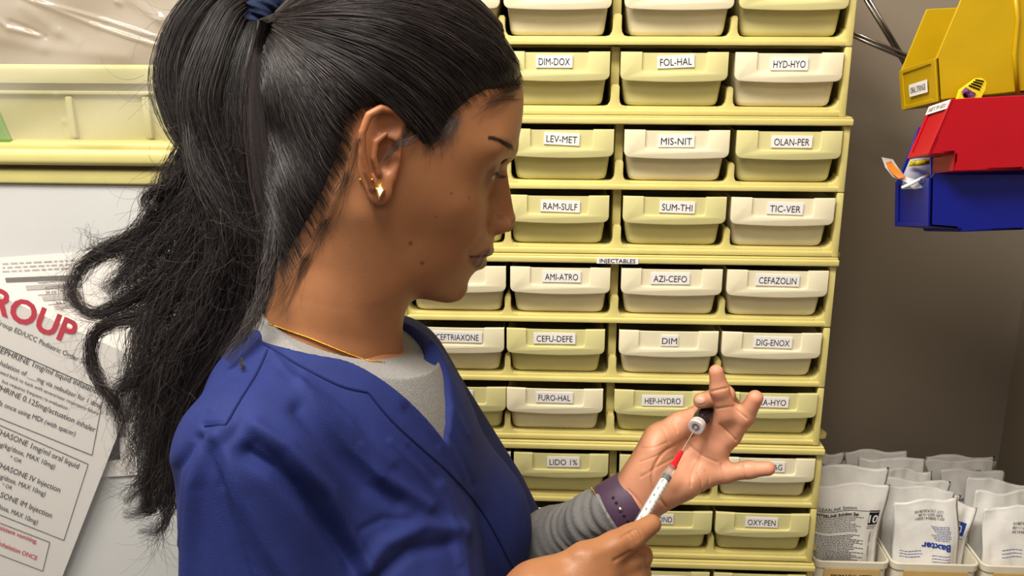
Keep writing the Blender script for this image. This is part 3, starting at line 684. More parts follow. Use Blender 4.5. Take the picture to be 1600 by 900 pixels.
for py in (412, 418, 424):
    x = 4
    while x < 120: dx = r.uniform(4, 14); T.line(mb, (x, py-x*.05), (x+dx, py-(x+dx)*.05), .003, 3); x += dx+3
T.text(mb, '', 'ADDITIVES', (70, 452), (103, 449), 5, 2); T.text(mb, '', '50 mL D50', (72, 459), (102, 455), 5, 4); T.text(mb, '', 'mL D5', (88, 475), (108, 472), 5, 4)
for a, b in (((60, 442), (128, 436)), ((60, 461), (130, 456)), ((76, 476), (132, 471)), ((126, 432), (134, 486))): T.line(mb, a, b, .0015, 2)
t = mb.build('reference_sheet', [M['sheet'], M['paper'], M['grey_print'], M['light_print'], M['ink']]); tag(t, 'small white sheet with grey table bars taped behind the tilted order sheet', 'sheet')
# tilted order sheet in a clear sleeve
def sc(x, y, k): p = onY(x, y, 1.008); return CAM+(p-CAM)*k
_q = Patch(sc(-180, 382, .94), sc(228, 566, 1.0), sc(-385, 893, .94), sc(38, 1053, 1.0)); _k = 1.012/max(c[1] for c in _q.c)
K = Patch(*[nC+(c-nC)*_k for c in _q.c])
mb = MB(); K.sheet(mb); K.sheet(mb, -.0008)
K.text(mb, 'C', 'ROUP', (-18, 482), (112, 538), 37, 1, .03)
for pre, vis, p, q, h in (('G', 'roup ED/UCC Pediatric Order Set', (0, 508), (136, 571), 8), ('RACEPIN', 'EPHRINE 1mg/ml liquid inhalation', (0, 551), (156, 617), 9), ('in', 'halation of ___mg via nebulizer for 1 dose', (0, 570), (158, 638), 8),
    ('repe', 'ated back to back with severe/near respiratory failure', (0, 583), (153, 648), 5.5), ('', 'but requires frequent re-evaluation', (3, 597), (105, 640), 5.5), ('EPINEP', 'HRINE 0.125mg/actuation inhaler', (0, 610), (148, 675), 9), ('puff', "s once using MDI (with spacer)", (0, 633), (117, 681), 8),
    ('DEXAMET', 'HASONE 1mg/ml oral liquid', (0, 679), (122, 732), 9), ('m', 'g/kg/dose, MAX 10mg)', (0, 697), (85, 732), 8), ('', '* OR', (15, 716), (33, 724), 6), ('DEXAMET', 'HASONE IV Injection', (0, 731), (93, 769), 9), ('mg/k', 'g/dose, MAX 10mg)', (0, 747), (70, 775), 8), ('', '* OR', (3, 759), (18, 765), 6), ('DEXAMETHA', 'SONE IM Injection', (0, 776), (80, 809), 9), ('mg/kg/d', 'ose, MAX 10mg)', (0, 795), (58, 819), 8)):
    K.text(mb, pre, vis, p, q, h, 2)
for pre, vis, p, q, h in (('per', 'sistent vomiting,', (0, 827), (57, 849), 7), ('i', 'nhalation ONCE', (0, 852), (57, 875), 7)): K.text(mb, pre, vis, p, q, h, 1, .01)
for c in (((-90, 500), (163, 612), (144, 711), (-90, 617)), ((-90, 624), (138, 725), (100, 844), (-90, 768)), ((-90, 782), (78, 847), (67, 892), (-90, 832))):
    for a, b in zip(c, c[1:]): K.line(mb, a, b, .0012, 2)
for P_, Q_ in (((0, 0), (1, .0)),): pass
t = mb.build('order_sheet', [M['sheet'], M['red_ink'], M['ink']]); tag(t, 'tilted white order sheet with red heading CROUP and boxed text', 'sheet')
M['sleeve'] = mat('clear_sleeve', (1, 1, 1, 1), .15, .5, alpha=.07); mb = MB(); K.sheet(mb, .0014, 0, .035); sl = mb.build('clear_sleeve', M['sleeve'], t)
# ---------------------------------------------------------------- implicit surfaces -> one continuous mesh
def surf_nets(F, org, h):
    s = F < 0
    c = [F[i:F.shape[0]-1+i, j:F.shape[1]-1+j, k:F.shape[2]-1+k] for i in (0, 1) for j in (0, 1) for k in (0, 1)]
    n = sum((x < 0).astype(np.int8) for x in c); act = (n > 0) & (n < 8); idx = np.argwhere(act); N = len(idx)
    vid = np.full(act.shape, -1, np.int32); vid[act] = np.arange(N)
    cv = np.stack([x[act] for x in c], 1); off = np.array([(i, j, k) for i in (0, 1) for j in (0, 1) for k in (0, 1)], float)
    P = np.zeros((N, 3)); W = np.zeros(N)
    for a in range(8):
        for b in range(a+1, 8):
            if np.abs(off[a]-off[b]).sum() == 1:
                fa, fb = cv[:, a], cv[:, b]; m = (fa < 0) != (fb < 0); t = np.where(m, fa/np.where(m, fa-fb, 1), 0)
                P += np.where(m[:, None], off[a]+(off[b]-off[a])*t[:, None], 0); W += m
    V = (idx+P/W[:, None])*h+org
    fs = []
    for ax in range(3):
        u, v = [(1, 2), (2, 0), (0, 1)][ax]
        A = np.moveaxis(s, (ax, u, v), (0, 1, 2)); Q = np.moveaxis(vid, (ax, u, v), (0, 1, 2))
        e = A[:-1] != A[1:]; e = e[:, 1:-1, 1:-1]; q = np.argwhere(e)
        if len(q) == 0: continue
        i, j, k = q[:, 0], q[:, 1]+1, q[:, 2]+1
        quad = np.stack([Q[i, j-1, k-1], Q[i, j, k-1], Q[i, j, k], Q[i, j-1, k]], 1); flip = ~A[i, j, k]
        quad[flip] = quad[flip][:, ::-1]; fs.append(quad)
    Fc = np.concatenate(fs); Fc = Fc[(Fc >= 0).all(1)]
    return V, Fc
def iso(field, lo, hi, h, K=4, slack=1.0):
    lo = np.array(lo, float); hi = np.array(hi, float); nc = np.ceil((hi-lo)/(h*K)).astype(int)+1
    g = [lo[d]+np.arange(nc[d])*h*K for d in range(3)]
    C = np.stack(np.meshgrid(*g, indexing='ij'), -1).reshape(-1, 3)+h*K/2-h/2
    fc = np.concatenate([field(x) for x in np.array_split(C, max(1, len(C)//200000))]).reshape(nc)
    near = np.abs(fc) < h*K*1.0*slack+h
    F = np.repeat(np.repeat(np.repeat(fc, K, 0), K, 1), K, 2).astype(np.float32)
    ci = np.argwhere(near); o = np.stack(np.meshgrid(*[np.arange(K)]*3, indexing='ij'), -1).reshape(-1, 3)
    for part in np.array_split(ci, max(1, len(ci)*K**3//300000)):
        I = (part[:, None, :]*K+o[None]).reshape(-1, 3); F[I[:, 0], I[:, 1], I[:, 2]] = field(lo+I*h)
    return surf_nets(F, lo, h)
def smin(a, b, k):
    t = np.clip(.5+.5*(b-a)/k, 0, 1); return b+(a-b)*t-k*t*(1-t)
def smax(a, b, k): return -smin(-a, -b, k)
def sphere(p, c, r): return np.linalg.norm(p-c, axis=1)-r
def cone(p, a, b, ra, rb):
    ba = b-a; L = ba@ba; t = np.clip((p-a)@ba/L, 0, 1); return np.linalg.norm(p-a-t[:, None]*ba, axis=1)-(ra+(rb-ra)*t)
def chain(p, pts, k=0.0):
    d = None
    for (a, ra), (b, rb) in zip(pts, pts[1:]):
        e = cone(p, np.array(a, float), np.array(b, float), ra, rb); d = e if d is None else (smin(d, e, k) if k else np.minimum(d, e))
    return d
def ellip(p, c, r, A=None):
    q = (p-c) if A is None else (p-c)@A
    r = np.array(r, float); k0 = np.linalg.norm(q/r, axis=1); k1 = np.linalg.norm(q/(r*r), axis=1); return k0*(k0-1)/np.maximum(k1, 1e-9)
def D(x, y, d): return np.array(onD(x, y, d))
# ---------------------------------------------------------------- head frame
H0 = D(650, 300, .75)
_ez = nC-H0; _ez /= np.linalg.norm(_ez); _ex = nr-_ez*(nr@_ez); _ex /= np.linalg.norm(_ex); _ey = np.cross(_ez, _ex)
TH, PH = math.radians(13), math.radians(9)
_ez2 = _ez*math.cos(PH)-_ey*math.sin(PH); hb = _ey*math.cos(PH)+_ez*math.sin(PH)
ha = _ex*math.cos(TH)-_ez2*math.sin(TH); hl = _ez2*math.cos(TH)+_ex*math.sin(TH)
HA = np.stack([ha, hb, hl], 1)                                   # world = H0 + HA @ (a, b, l)
def h2w(q): return H0+np.asarray(q)@HA.T
def hp(px, py, w=0.0):
    """head-frame point seen at a photo pixel on the plane l = w (metres)"""
    d = np.array(ray(px, py)); t = ((H0-nC)@hl+w)/(d@hl); return (nC+d*t-H0)@HA
mid = lambda px, py: hp(px, py)[:2]
out = [(812, 128), (814, 160), (811, 190), (806, 215), (805, 228), (799, 243), (789, 258), (782, 275), (778, 300), (773, 330), (772, 356), (771, 369), (769, 380), (770, 389), (766, 396), (757, 400.5), (758, 407), (754, 417), (740, 424), (731, 437), (729, 451), (719, 466), (697, 472), (670, 467), (642, 459),
       (790, 78), (750, 26), (700, -14), (630, -44), (550, -48), (485, -20), (445, 40), (428, 110), (432, 180), (448, 240), (462, 300), (480, 350)]
neg = [(860, 130), (860, 215), (850, 260), (830, 300), (830, 345), (830, 390), (800, 430), (770, 470), (690, 520), (640, 520), (840, 60), (790, -20), (700, -80), (560, -110), (440, -60), (380, 40), (370, 180), (400, 300), (420, 380)]
inn = [(600, 120, 73), (530, 120, 70), (485, 125, 52), (690, 120, 63), (745, 125, 49), (780, 130, 33), (600, 40, 63), (600, 0, 46), (700, 45, 47), (525, 30, 54), (600, 200, 73), (520, 210, 66), (470, 200, 40),
       (740, 185, 55), (690, 195, 66), (780, 185, 38), (795, 225, 20), (775, 225, 40), (745, 228, 56), (759, 262, 21), (745, 266, 34), (729, 268, 47), (700, 268, 60), (650, 262, 69),
       (751, 308, 20), (743, 308, 31), (733, 307, 41), (716, 306, 52), (685, 304, 63), (640, 300, 67), (755, 348, 18), (743, 349, 30), (728, 350, 41), (700, 350, 51), (665, 350, 57), (625, 350, 60), (753, 386, 17.5), (738, 387, 25), (720, 389, 33), (693, 391, 43), (660, 395, 50), (625, 400, 54),
       (725, 424, 16), (708, 425, 25), (684, 425, 35), (655, 425, 43), (632, 425, 46), (709, 450, 15), (690, 450, 22), (660, 446, 31), (600, 425, 50), (575, 380, 57), (545, 310, 64), (500, 300, 50)]
cp = np.array([mid(x, y) for x, y in out+neg]+[mid(x, y) for x, y, _ in inn])
cw = np.array([0.0]*len(out)+[-1.6e-3]*len(neg)+[(w/1000)**2 for _, _, w in inn])
def tps(A, B):
    r2 = ((A[:, None]-B[None])**2).sum(-1); return .5*r2*np.log(r2+1e-14)
_s = 100.0; n_ = len(cp); Kc = tps(cp*_s, cp*_s)+np.eye(n_)*.02; Pm = np.c_[np.ones(n_), cp*_s]
sol = np.linalg.solve(np.block([[Kc, Pm], [Pm.T, np.zeros((3, 3))]]), np.r_[cw*1e3, 0, 0, 0])
GA, GB = np.arange(-.16, .13, .001), np.arange(-.14, .23, .001)
gg = np.stack(np.meshgrid(GA, GB, indexing='ij'), -1).reshape(-1, 2)
W2 = ((tps(gg*_s, cp*_s)@sol[:n_]+np.c_[np.ones(len(gg)), gg*_s]@sol[n_:])/1e3).reshape(len(GA), len(GB))
gW = np.gradient(W2, .001)
def samp(T, a, b):
    x = np.clip((a-GA[0])/.001, 0, len(GA)-1.001); y = np.clip((b-GB[0])/.001, 0, len(GB)-1.001); i = x.astype(int); j = y.astype(int); u = x-i; v = y-j
    return T[i, j]*(1-u)*(1-v)+T[i+1, j]*u*(1-v)+T[i, j+1]*(1-u)*v+T[i+1, j+1]*u*v
def skull(q):
    a, b, l = q.T; w2 = samp(W2, a, b); f = l*l-w2
    ga, gb = samp(gW[0], a, b), samp(gW[1], a, b)
    d = f/np.sqrt(ga*ga+gb*gb+4*l*l+9e-4)
    ex = np.maximum(np.maximum(GA[0]-a, a-GA[-1]), np.maximum(GB[0]-b, b-GB[-1]))
    return np.maximum(d, np.where(ex > 0, ex+.01, -1))
def sp(px, py):
    w = .02
    for _ in range(12): q = hp(px, py, w); w = .5*w+.5*float(np.sqrt(max(0, samp(W2, np.array([q[0]]), np.array([q[1]]))[0])))
    return hp(px, py, w)
def half_w(a, b): return np.sqrt(np.maximum(samp(W2, np.atleast_1d(a), np.atleast_1d(b)), 0))
EYE = hp(751, 266, .0300)
_in = lambda p, k: p*np.array([1, 1, 1])-np.array([k, 0, k*.5])
SP = [_in(sp(763, 393), .0022), _in(sp(752, 396), .0022), _in(sp(738, 401.5), .0012), _in(sp(752, 409), .0028), _in(sp(745, 406), .0024), _in(sp(761, 400.5), .0006), _in(sp(750, 400.8), .0004)]
def headf(P):
    q = (P-H0)@HA; s = q*np.array([1, 1, 0])+np.c_[np.zeros((len(q), 2)), np.abs(q[:, 2])]
    d = skull(q)
    m3 = lambda px, py, w=0.0: np.r_[hp(px, py)[:2], w]
    # nose
    n = cone(s, m3(781, 254), m3(790.5, 338), .0042, .0068); n = smin(n, cone(s, m3(768, 256), m3(775, 342), .0075, .0105), .006); n = smin(n, ellip(s, m3(791, 343), (.0066, .0058, .0085)), .004)
    n = smin(n, ellip(s, m3(772.5, 348, .0112), (.0098, .0074, .0056)), .004); n = smin(n, cone(s, m3(776, 357), m3(793, 355), .0036, .0040), .003)
    d = smin(d, n, .0045)
    d = smax(d, -ellip(s, m3(780, 359.5, .0072), (.0060, .0034, .0030)), .0015)
    # cheek bone and brow ridge
    d = smin(d, cone(s, np.r_[hp(791, 232, .016)[:2], .016], np.r_[hp(762, 229, .040)[:2], .038], .005, .005), .010)
    # eye: lids bulging over the ball, slit, lid crease
    e = EYE
    d = smax(d, -ellip(s, e+np.array([.013, .009, -.006]), (.006, .004, .009)), .008)
    lid = ellip(s, e, (.0134, .0130, .0134)); lid = smin(lid, cone(s, e+np.array([.0085, .0035, -.006]), e+np.array([.004, .0035, .0105]), .0052, .0040), .003)
    lid = smax(lid, -ellip(s, e+np.array([.0120, -.0042, .0032]), (.0085, .0034, .0120)), .0010)
    d = smin(d, lid, .005)
    d = smax(d, -cone(s, e+np.array([.0118, .0088, -.006]), e+np.array([.0052, .0082, .0125]), .0007, .0007), .0018)
    # lips: soft rolls along the mouth line, then the line itself
    for L in ([(m3(763.5, 392), .0032), (SP[0], .0030), (SP[1], .0022), (SP[2], .0006)], [(m3(751, 409.5), .0042), (SP[3], .0038), (SP[4], .0026), (SP[2], .0006)]): d = smin(d, chain(s, L, .002), .0035)
    # neck
    nk = chain(q, [((-.052, .00, 0), .054), (hp(527, 455), .0495), (hp(505, 560), .052), (hp(495, 640), .058)], .01); nk = ellip_squash(q, nk)
    d = smin(d, nk, .022)
    # throat muscle
    d = smin(d, chain(q, [(hp(575, 330, .050), .010), (hp(590, 450, .038), .010), (hp(612, 560, .012), .008)]), .018)
    # ears
    z = lambda x, y, w: s_pt(500+x/2.25, 100+y/2.25, w)
    ec = z(212, 300, .0735)
    pl = ellip(s, ec, (.0150, .0315, .0036), EARM)
    pl = smax(pl, -ellip(s, z(235, 325, .078), (.0085, .0125, .0070), EARM), .003)
    pl = smax(pl, -ellip(s, z(245, 215, .080), (.0085, .0085, .0058), EARM), .003)
    hx = chain(s, [(z(262, 268, .072), .0018), (z(288, 238, .0735), .0022), (z(293, 198, .0755), .0026), (z(262, 164, .0785), .0028), (z(215, 156, .0805), .0028), (z(172, 180, .0815), .0028), (z(149, 240, .082), .0027), (z(148, 310, .081), .0026), (z(163, 380, .079), .0026), (z(185, 430, .0765), .0030)])
    ah = chain(s, [(z(232, 245, .0785), .0016), (z(195, 275, .0795), .0024), (z(188, 330, .0795), .0024), (z(205, 385, .0775), .0024)])
    lb = smin(ellip(s, z(212, 445, .0755), (.0082, .0105, .0034), EARM), cone(s, z(250, 395, .073), z(262, 330, .072), .0034, .0034), .006)
    er = smin(smin(smin(pl, hx, .0025), ah, .002), lb, .004)
    d = smin(d, er, .003)
    return d
def ellip_squash(q, d): return d
def s_pt(px, py, w): return hp(px, py, w)
_t = math.radians(-14); EARM = np.array([[math.cos(_t), 0, math.sin(_t)], [0, 1, 0], [-math.sin(_t), 0, math.cos(_t)]])
_r2 = math.radians(-8); EARM = EARM@np.array([[math.cos(_r2), -math.sin(_r2), 0], [math.sin(_r2), math.cos(_r2), 0], [0, 0, 1]])
# ---------------------------------------------------------------- torso frame (upright, chest turned a little to the camera)
PSI = math.radians(13)
N0 = D(507, 512, .755)
fa = np.array([math.cos(PSI), -math.sin(PSI), 0]); lt = np.array([-math.sin(PSI), -math.cos(PSI), 0]); up = np.array([0, 0, 1.0])
TA = np.stack([fa, lt, up], 1)
def t2w(q): return N0+np.asarray(q, float)@TA.T
def torso(q):
    s = np.c_[q[:, 0], np.abs(q[:, 1]), q[:, 2]+.30*np.clip(-q[:, 1]-.015, 0, .13)*np.clip((q[:, 2]+.17)/.10, 0, 1)]; V = np.array
    d = ellip(s, V([.020, 0, -.155]), (.098, .142, .175))
    d = smin(d, ellip(s, V([.005, 0, -.36]), (.096, .130, .20)), .05)
    d = smin(d, ellip(s, V([0, 0, -.56]), (.112, .160, .17)), .05)
    d = smin(d, ellip(s, V([.080, .070, -.205]), (.062, .062, .066)), .05)
    d = smin(d, chain(s, [((-.016, .02, -.036), .040), ((-.012, .066, -.038), .036), ((.002, .112, -.054), .043)], .02), .03)
    return d
SH = np.array([.008, .127, -.056]); EL = np.array([.030, .172, -.335])
WRN = (D(842, 935, .70)-N0)@TA; SHF = np.array([-.006, -.136, -.090]); ELF = np.array([.10, -.185, -.315]); WRF = (D(958, 800, .805)-N0)@TA
def upper_arms(q, ra=.047, rb=.042):
    return np.minimum(cone(q, SH, EL, ra, rb), cone(q, SHF, ELF, ra, rb))
# ---------------------------------------------------------------- hands
PX = lambda x, y, d: D(x, y, d)
def fhand(P):
    f = lambda L, k=.004: chain(P, [(PX(x, y, d), r/1000) for x, y, d, r in L], k)
    w = PX(985, 786, .806)
    palm = None
    for (x, y, d, r) in ((1096, 742, .803, 10), (1110, 708, .807, 10.5), (1112, 678, .808, 10.5), (1100, 655, .812, 10)):
        c = cone(P, w, PX(x, y, d), .0175, r/1000); palm = c if palm is None else smin(palm, c, .012)
    palm = smin(palm, cone(P, PX(1005, 765, .800), PX(1066, 752, .797), .017, .014), .012)        # little-finger mound
    palm = smin(palm, cone(P, PX(1000, 752, .797), PX(1030, 706, .790), .015, .0155), .010)       # thumb mound
    palm = smax(palm, -ellip(P, PX(1072, 706, .776), (.020, .020, .018)), .012)
    pk = f([(1096, 742, .803, 10), (1134, 739, .800, 8.0), (1170, 734, .796, 6.9), (1200, 732, .792, 6.0)])
    rg = f([(1110, 708, .806, 11), (1140, 681, .798, 9.0), (1164, 650, .787, 7.7), (1180, 622, .777, 6.5)])
    md = f([(1113, 678, .808, 11), (1135, 644, .789, 9.2), (1124, 608, .779, 7.4), (1119, 581, .774, 5.9)])
    ix = f([(1104, 655, .812, 10), (1140, 636, .826, 9.0), (1132, 618, .806, 8.4), (1096, 626, .786, 6.6)])
    th = f([(1012, 738, .795, 15), (1032, 684, .797, 12), (1062, 662, .801, 9.8), (1090, 648, .804, 7.8)])
    d = palm
    for g, k in ((pk, .009), (rg, .009), (md, .007), (th, .012)): d = smin(d, g, k)
    d = smin(d, ix, .003)
    # forearm
    d = smin(d, chain(P, [(w, .0185), (PX(958, 800, .806), .0182), (t2w(WRF*.55+ELF*.45), .021), (t2w(ELF), .030)], .01), .010)
    return d
def proj_hand(x, y):
    # depth of the palm skin under a photo point (plane fit through the mounds)
    return PX(x, y, .7845+.00002*(x-1050))
def nhand(P):
    f = lambda L, k=.005: chain(P, [(PX(x, y, d), r/1000) for x, y, d, r in L], k)
    w = PX(842, 935, .700)
    d = None
    for (x, y, dd, r) in ((940, 900, .708, 13.5), (928, 925, .700, 13.5), (915, 950, .702, 13)):
        c = cone(P, w, PX(x, y, dd), .021, r/1000); d = c if d is None else smin(d, c, .015)
    th = f([(878, 905, .705, 17), (915, 878, .704, 14), (962, 853, .711, 10.6), (985, 841, .715, 9.6), (1018, 819, .722, 7.4)])
    ix = f([(938, 902, .708, 13), (980, 876, .722, 10.5), (998, 869, .735, 9.6), (985, 850, .752, 8.0), (1000, 826, .757, 6.8)])
    m2 = f([(930, 925, .702, 13), (985, 905, .722, 10), (996, 896, .738, 9.4), (978, 872, .757, 7.5)])
    r2 = f([(918, 950, .702, 12), (975, 935, .724, 9.6), (984, 925, .742, 9), (965, 900, .757, 7)])
    p2 = f([(905, 970, .705, 11), (955, 962, .726, 8.4), (960, 948, .742, 8), (945, 925, .755, 6.5)])
    d = smin(d, th, .012)
    for g in (ix, m2, r2, p2): d = smin(d, g, .004)
    d = smin(d, chain(P, [(w, .0225), (t2w(WRN*.5+EL*.5), .034), (t2w(EL), .040)], .01), .012)
    return d
def bodyf(P):
    q = (P-N0)@TA
    d = torso(q)
    return smin(d, upper_arms(q), .03)
def merge(parts):
    V, F, n = [], [], 0
    for v, f in parts: V.append(v); F.append(f+n); n += len(v)
    return np.concatenate(V), np.concatenate(F)
def np_mesh(name, V, F):
    me = bpy.data.meshes.new(name); me.vertices.add(len(V)); me.vertices.foreach_set('co', V.astype(np.float32).ravel())
    me.loops.add(F.size); me.loops.foreach_set('vertex_index', F.astype(np.int32).ravel())
    me.polygons.add(len(F)); me.polygons.foreach_set('loop_start', np.arange(0, F.size, F.shape[1], dtype=np.int32))
    me.update(calc_edges=True); me.validate(); me.polygons.foreach_set('use_smooth', [True]*len(me.polygons)); return me
def vnormals(me):
    a = np.empty(len(me.vertices)*3, np.float32); me.vertices.foreach_get('normal', a); return a.reshape(-1, 3).astype(float)
def vcol(me, C):
    ca = me.color_attributes.new('tint', 'FLOAT_COLOR', 'POINT'); ca.data.foreach_set('color', np.c_[C, np.ones(len(C))].astype(np.float32).ravel())
def box_of(pts, pad): pts = np.array(pts); return pts.min(0)-pad, pts.max(0)+pad
HR = 1.05e-3
hv = iso(headf, *box_of([h2w((x, y, z)) for x in (-.15, .115) for y in (-.17, .175) for z in (-.09, .095)], 0), HR)
fv = iso(fhand, *box_of([D(1215, 560, .79), D(880, 860, .83), D(1090, 800, .76), D(1000, 640, .83), D(1150, 760, .85), D(960, 850, .77)], .02), 0.85e-3)
nv = iso(nhand, *box_of([D(1040, 790, .70), D(760, 990, .70), D(1040, 990, .76), D(900, 1000, .65)], .02), 1.0e-3)
def arm_rest(P):
    q = (P-N0)@TA; d = bodyf(P)+.017
    fo = np.minimum(chain(q, [(EL, .041), (WRN*.5+EL*.5, .034), (WRN, .0215)]), chain(q, [(ELF, .030), (WRF*.55+ELF*.45, .021), (WRF, .0165)]))
    lg = chain(np.c_[q[:, 0], np.abs(q[:, 1]), q[:, 2]], [((0, .085, -.62), .085), ((.01, .085, -.98), .052), ((-.02, .085, .045-N0[2]+.02), .036)])
    lg = smin(lg, chain(np.c_[q[:, 0], np.abs(q[:, 1]), q[:, 2]], [((-.03, .085, .042-N0[2]), .036), ((.12, .095, .030-N0[2]), .026)]), .02)
    return smin(smin(d, fo, .02), lg, .03)
bv = iso(arm_rest, *box_of([t2w((x, y, z)) for x in (-.2, .25) for y in (-.27, .27) for z in (.08,)]+[t2w((x, y, -N0[2]+.004)) for x in (-.2, .25) for y in (-.27, .27)]+[D(842, 940, .68), D(960, 790, .82)], .03), 6e-3)
def px_poly(p, L):
    d = np.full(len(p), 1e9)
    for a, b in zip(L, L[1:]):
        a = np.array(a, float); v = np.array(b, float)-a; t = np.clip(((p-a)@v)/(v@v), 0, 1); d = np.minimum(d, np.linalg.norm(p-a-t[:, None]*v, axis=1))
    return d
def spl(L, n=5):
    P = [np.array(p, float) for p in L]; P = [2*P[0]-P[1]]+P+[2*P[-1]-P[-2]]; o = []
    for i in range(1, len(P)-2):
        for k in range(n):
            t = k/n; a, b, c, d = P[i-1:i+3]; o.append(.5*((2*b)+(-a+c)*t+(2*a-5*b+4*c-d)*t*t+(-a+3*b-3*c+d)*t**3))
    return o+[P[-2]]
def etch(vf, lines, soft=1.0):
    # flexion lines and knuckle folds pressed into the skin
    me_ = np_mesh('t', vf[0], vf[1]); n_ = vnormals(me_); bpy.data.meshes.remove(me_); pp = to_px(vf[0]); fc = np.clip((n_@_ez)*3-.2, 0, 1); dz = np.zeros(len(pp))
    for L, w, h in lines: dz += h*np.exp(-(px_poly(pp[:, :2], spl(L))/w)**2)
    return vf[0]+n_*(dz*fc)[:, None], vf[1]
PALMLINES = [([(1040, 792), (1022, 765), (1020, 735), (1036, 708), (1062, 692), (1084, 682)], 2.2, -.0013), ([(1080, 760), (1082, 738), (1094, 715), (1104, 688)], 2.0, -.0009), ([(1120, 722), (1098, 712), (1080, 698), (1072, 684)], 2.0, -.0008),
    ([(1050, 740), (1062, 716), (1078, 698)], 1.8, -.0007), ([(1002, 745), (1030, 728), (1052, 716)], 1.8, -.0006), ([(1000, 722), (1026, 712), (1046, 700)], 1.6, -.0005), ([(1000, 700), (1020, 700), (1040, 692)], 1.6, -.0005),
    ([(1000, 812), (990, 790), (972, 770)], 2.2, -.0010), ([(1012, 806), (1000, 786), (982, 766)], 1.8, -.0007), ([(1095, 770), (1096, 752), (1090, 738)], 1.8, -.0007), ([(1104, 768), (1108, 748), (1102, 736)], 1.8, -.0006),
    ([(1158, 724), (1164, 748)], 1.6, -.0008), ([(1127, 726), (1132, 752)], 1.6, -.0008), ([(1146, 636), (1166, 654)], 1.6, -.0008), ([(1126, 664), (1150, 688)], 1.6, -.0009), ([(1110, 612), (1136, 606)], 1.6, -.0009), ([(1112, 640), (1150, 634)], 1.6, -.0006), ([(1050, 655), (1058, 674)], 1.6, -.0008), ([(1035, 668), (1046, 690)], 1.6, -.0006),
    ([(1060, 770), (1075, 745), (1085, 720)], 10, -.0012), ([(1010, 735), (1020, 705)], 12, .0010), ([(1072, 700), (1085, 690)], 9, -.0010)]
hv = etch(hv, [([(736, 402.5), (746, 402), (756, 400.8), (765, 399.5)], 1.7, -.0021), ([(742, 384), (734, 392), (731, 402)], 5, -.0007), ([(762, 352), (756, 362), (748, 376)], 6, -.0008), ([(764, 338), (762, 347), (765, 356)], 2.2, -.0012)])
fv = etch(fv, PALMLINES)
KNUCK = [([(972, 838), (986, 832), (994, 846)], 2.0, -.0006), ([(978, 834), (991, 830), (998, 843)], 2.0, -.0006), ([(984, 831), (996, 827), (1003, 839)], 2.0, -.0005), ([(968, 842), (980, 838), (988, 851)], 1.8, -.0004), ([(902, 868), (935, 862), (972, 846)], 10, .0010), ([(880, 880), (915, 868)], 8, -.0006), ([(1000, 858), (1012, 868), (1008, 880)], 2.0, -.0005),
    ([(960, 876), (985, 862)], 2.5, -.0010)]
nv = etch(nv, KNUCK)
V, Fc = merge([hv, fv, nv, bv])
person = empty('person', (N0[0], N0[1], 0.0)); tag(person, 'person in a navy scrub top with a long black ponytail, drawing up a syringe', 'person')
PO_ = np.array([N0[0], N0[1], 0.0])
def plink(name, me, m, parent=None, keep=False):
    """link a mesh given in world space as a child of the person (or of one of the parts, which share that origin)"""
    if not keep: me.transform(Matrix.Translation(-Vector(PO_)))
    return link(name, me, parent or person, m)
body_me = np_mesh('body', V, Fc)
NV = vnormals(body_me)
lin = lambda r, g, b: np.array(srgb(r, g, b)[:3])
SKIN, DARK, PALM, LIP, WARM, NAIL = lin(158, 106, 70), lin(112, 72, 50), lin(218, 154, 122), lin(112, 64, 62), lin(160, 94, 58), lin(200, 146, 128)
C = np.tile(SKIN, (len(V), 1)); nh, nf_, nn = len(hv[0]), len(fv[0]), len(nv[0])
q = (hv[0]-H0)@HA; s_ = np.c_[q[:, :2], np.abs(q[:, 2])]
def blend(C, sl, w, col): C[sl] = C[sl]*(1-w[:, None])+col*w[:, None]
sm = lambda d, a, b: np.clip((b-d)/(b-a), 0, 1)
hs = slice(0, nh)
lipd = np.minimum(chain(s_, [(np.r_[hp(764, 393)[:2], 0], .0040), (SP[0], .0036), (SP[1], .0030), (SP[2], .0012)]), chain(s_, [(np.r_[hp(751, 409.5)[:2], 0], .0052), (SP[3], .0048), (SP[4], .0034), (SP[2], .0012)]))
blend(C, hs, sm(lipd, .0002, .0022), LIP); blend(C, hs, np.exp(-(px_poly(to_px(hv[0])[:, :2], [(737, 402.5), (746, 402), (756, 400.8), (765, 399.5)])/1.6)**2)*.75*(q[:, 2] > -.005), lin(58, 28, 28))  # lip colour, then crease shade painted into the tint along the mouth line
eyed = ellip(s_, EYE, (.018, .016, .02)); blend(C, hs, sm(eyed, -.003, .004)*.45, DARK)
eard = ellip(s_, hp(594, 235, .078), (.020, .036, .014)); blend(C, hs, sm(eard, -.002, .003)*.5, WARM)
for px, py, w, r in ((642, 381, .058, .0016), (660, 411, .05, .0016), (682, 340, .058, .0008), (733, 309, .05, .0009), (705, 303, .06, .0009)):
    i = np.argmin(np.linalg.norm(to_px(hv[0])[:, :2]-np.array((px, py)), axis=1)+1000*(q[:, 2] < .02)); blend(C, hs, sm(np.linalg.norm(hv[0]-hv[0][i], axis=1), r*.6, r*1.5)*.7, lin(70, 40, 30))
fs_ = slice(nh, nh+nf_); pf = NV[fs_]@_ez; blend(C, fs_, np.clip(pf*1.6+.15, 0, 1)*.9, PALM)
for x, y, d, r in ((1207, 732, .79, .010), (1186, 616, .775, .010), (1120, 574, .772, .008)): blend(C, fs_, sm(np.linalg.norm(fv[0]-D(x, y, d), axis=1), .004, .014)*.35, lin(222, 132, 112))
vcol(body_me, C)
M['skin'] = mat('brown_skin', (1, 1, 1, 1), .46, .45, .05, 60, .10, 900, sss=.12, attr='tint')
body = plink('body', body_me, M['skin'])
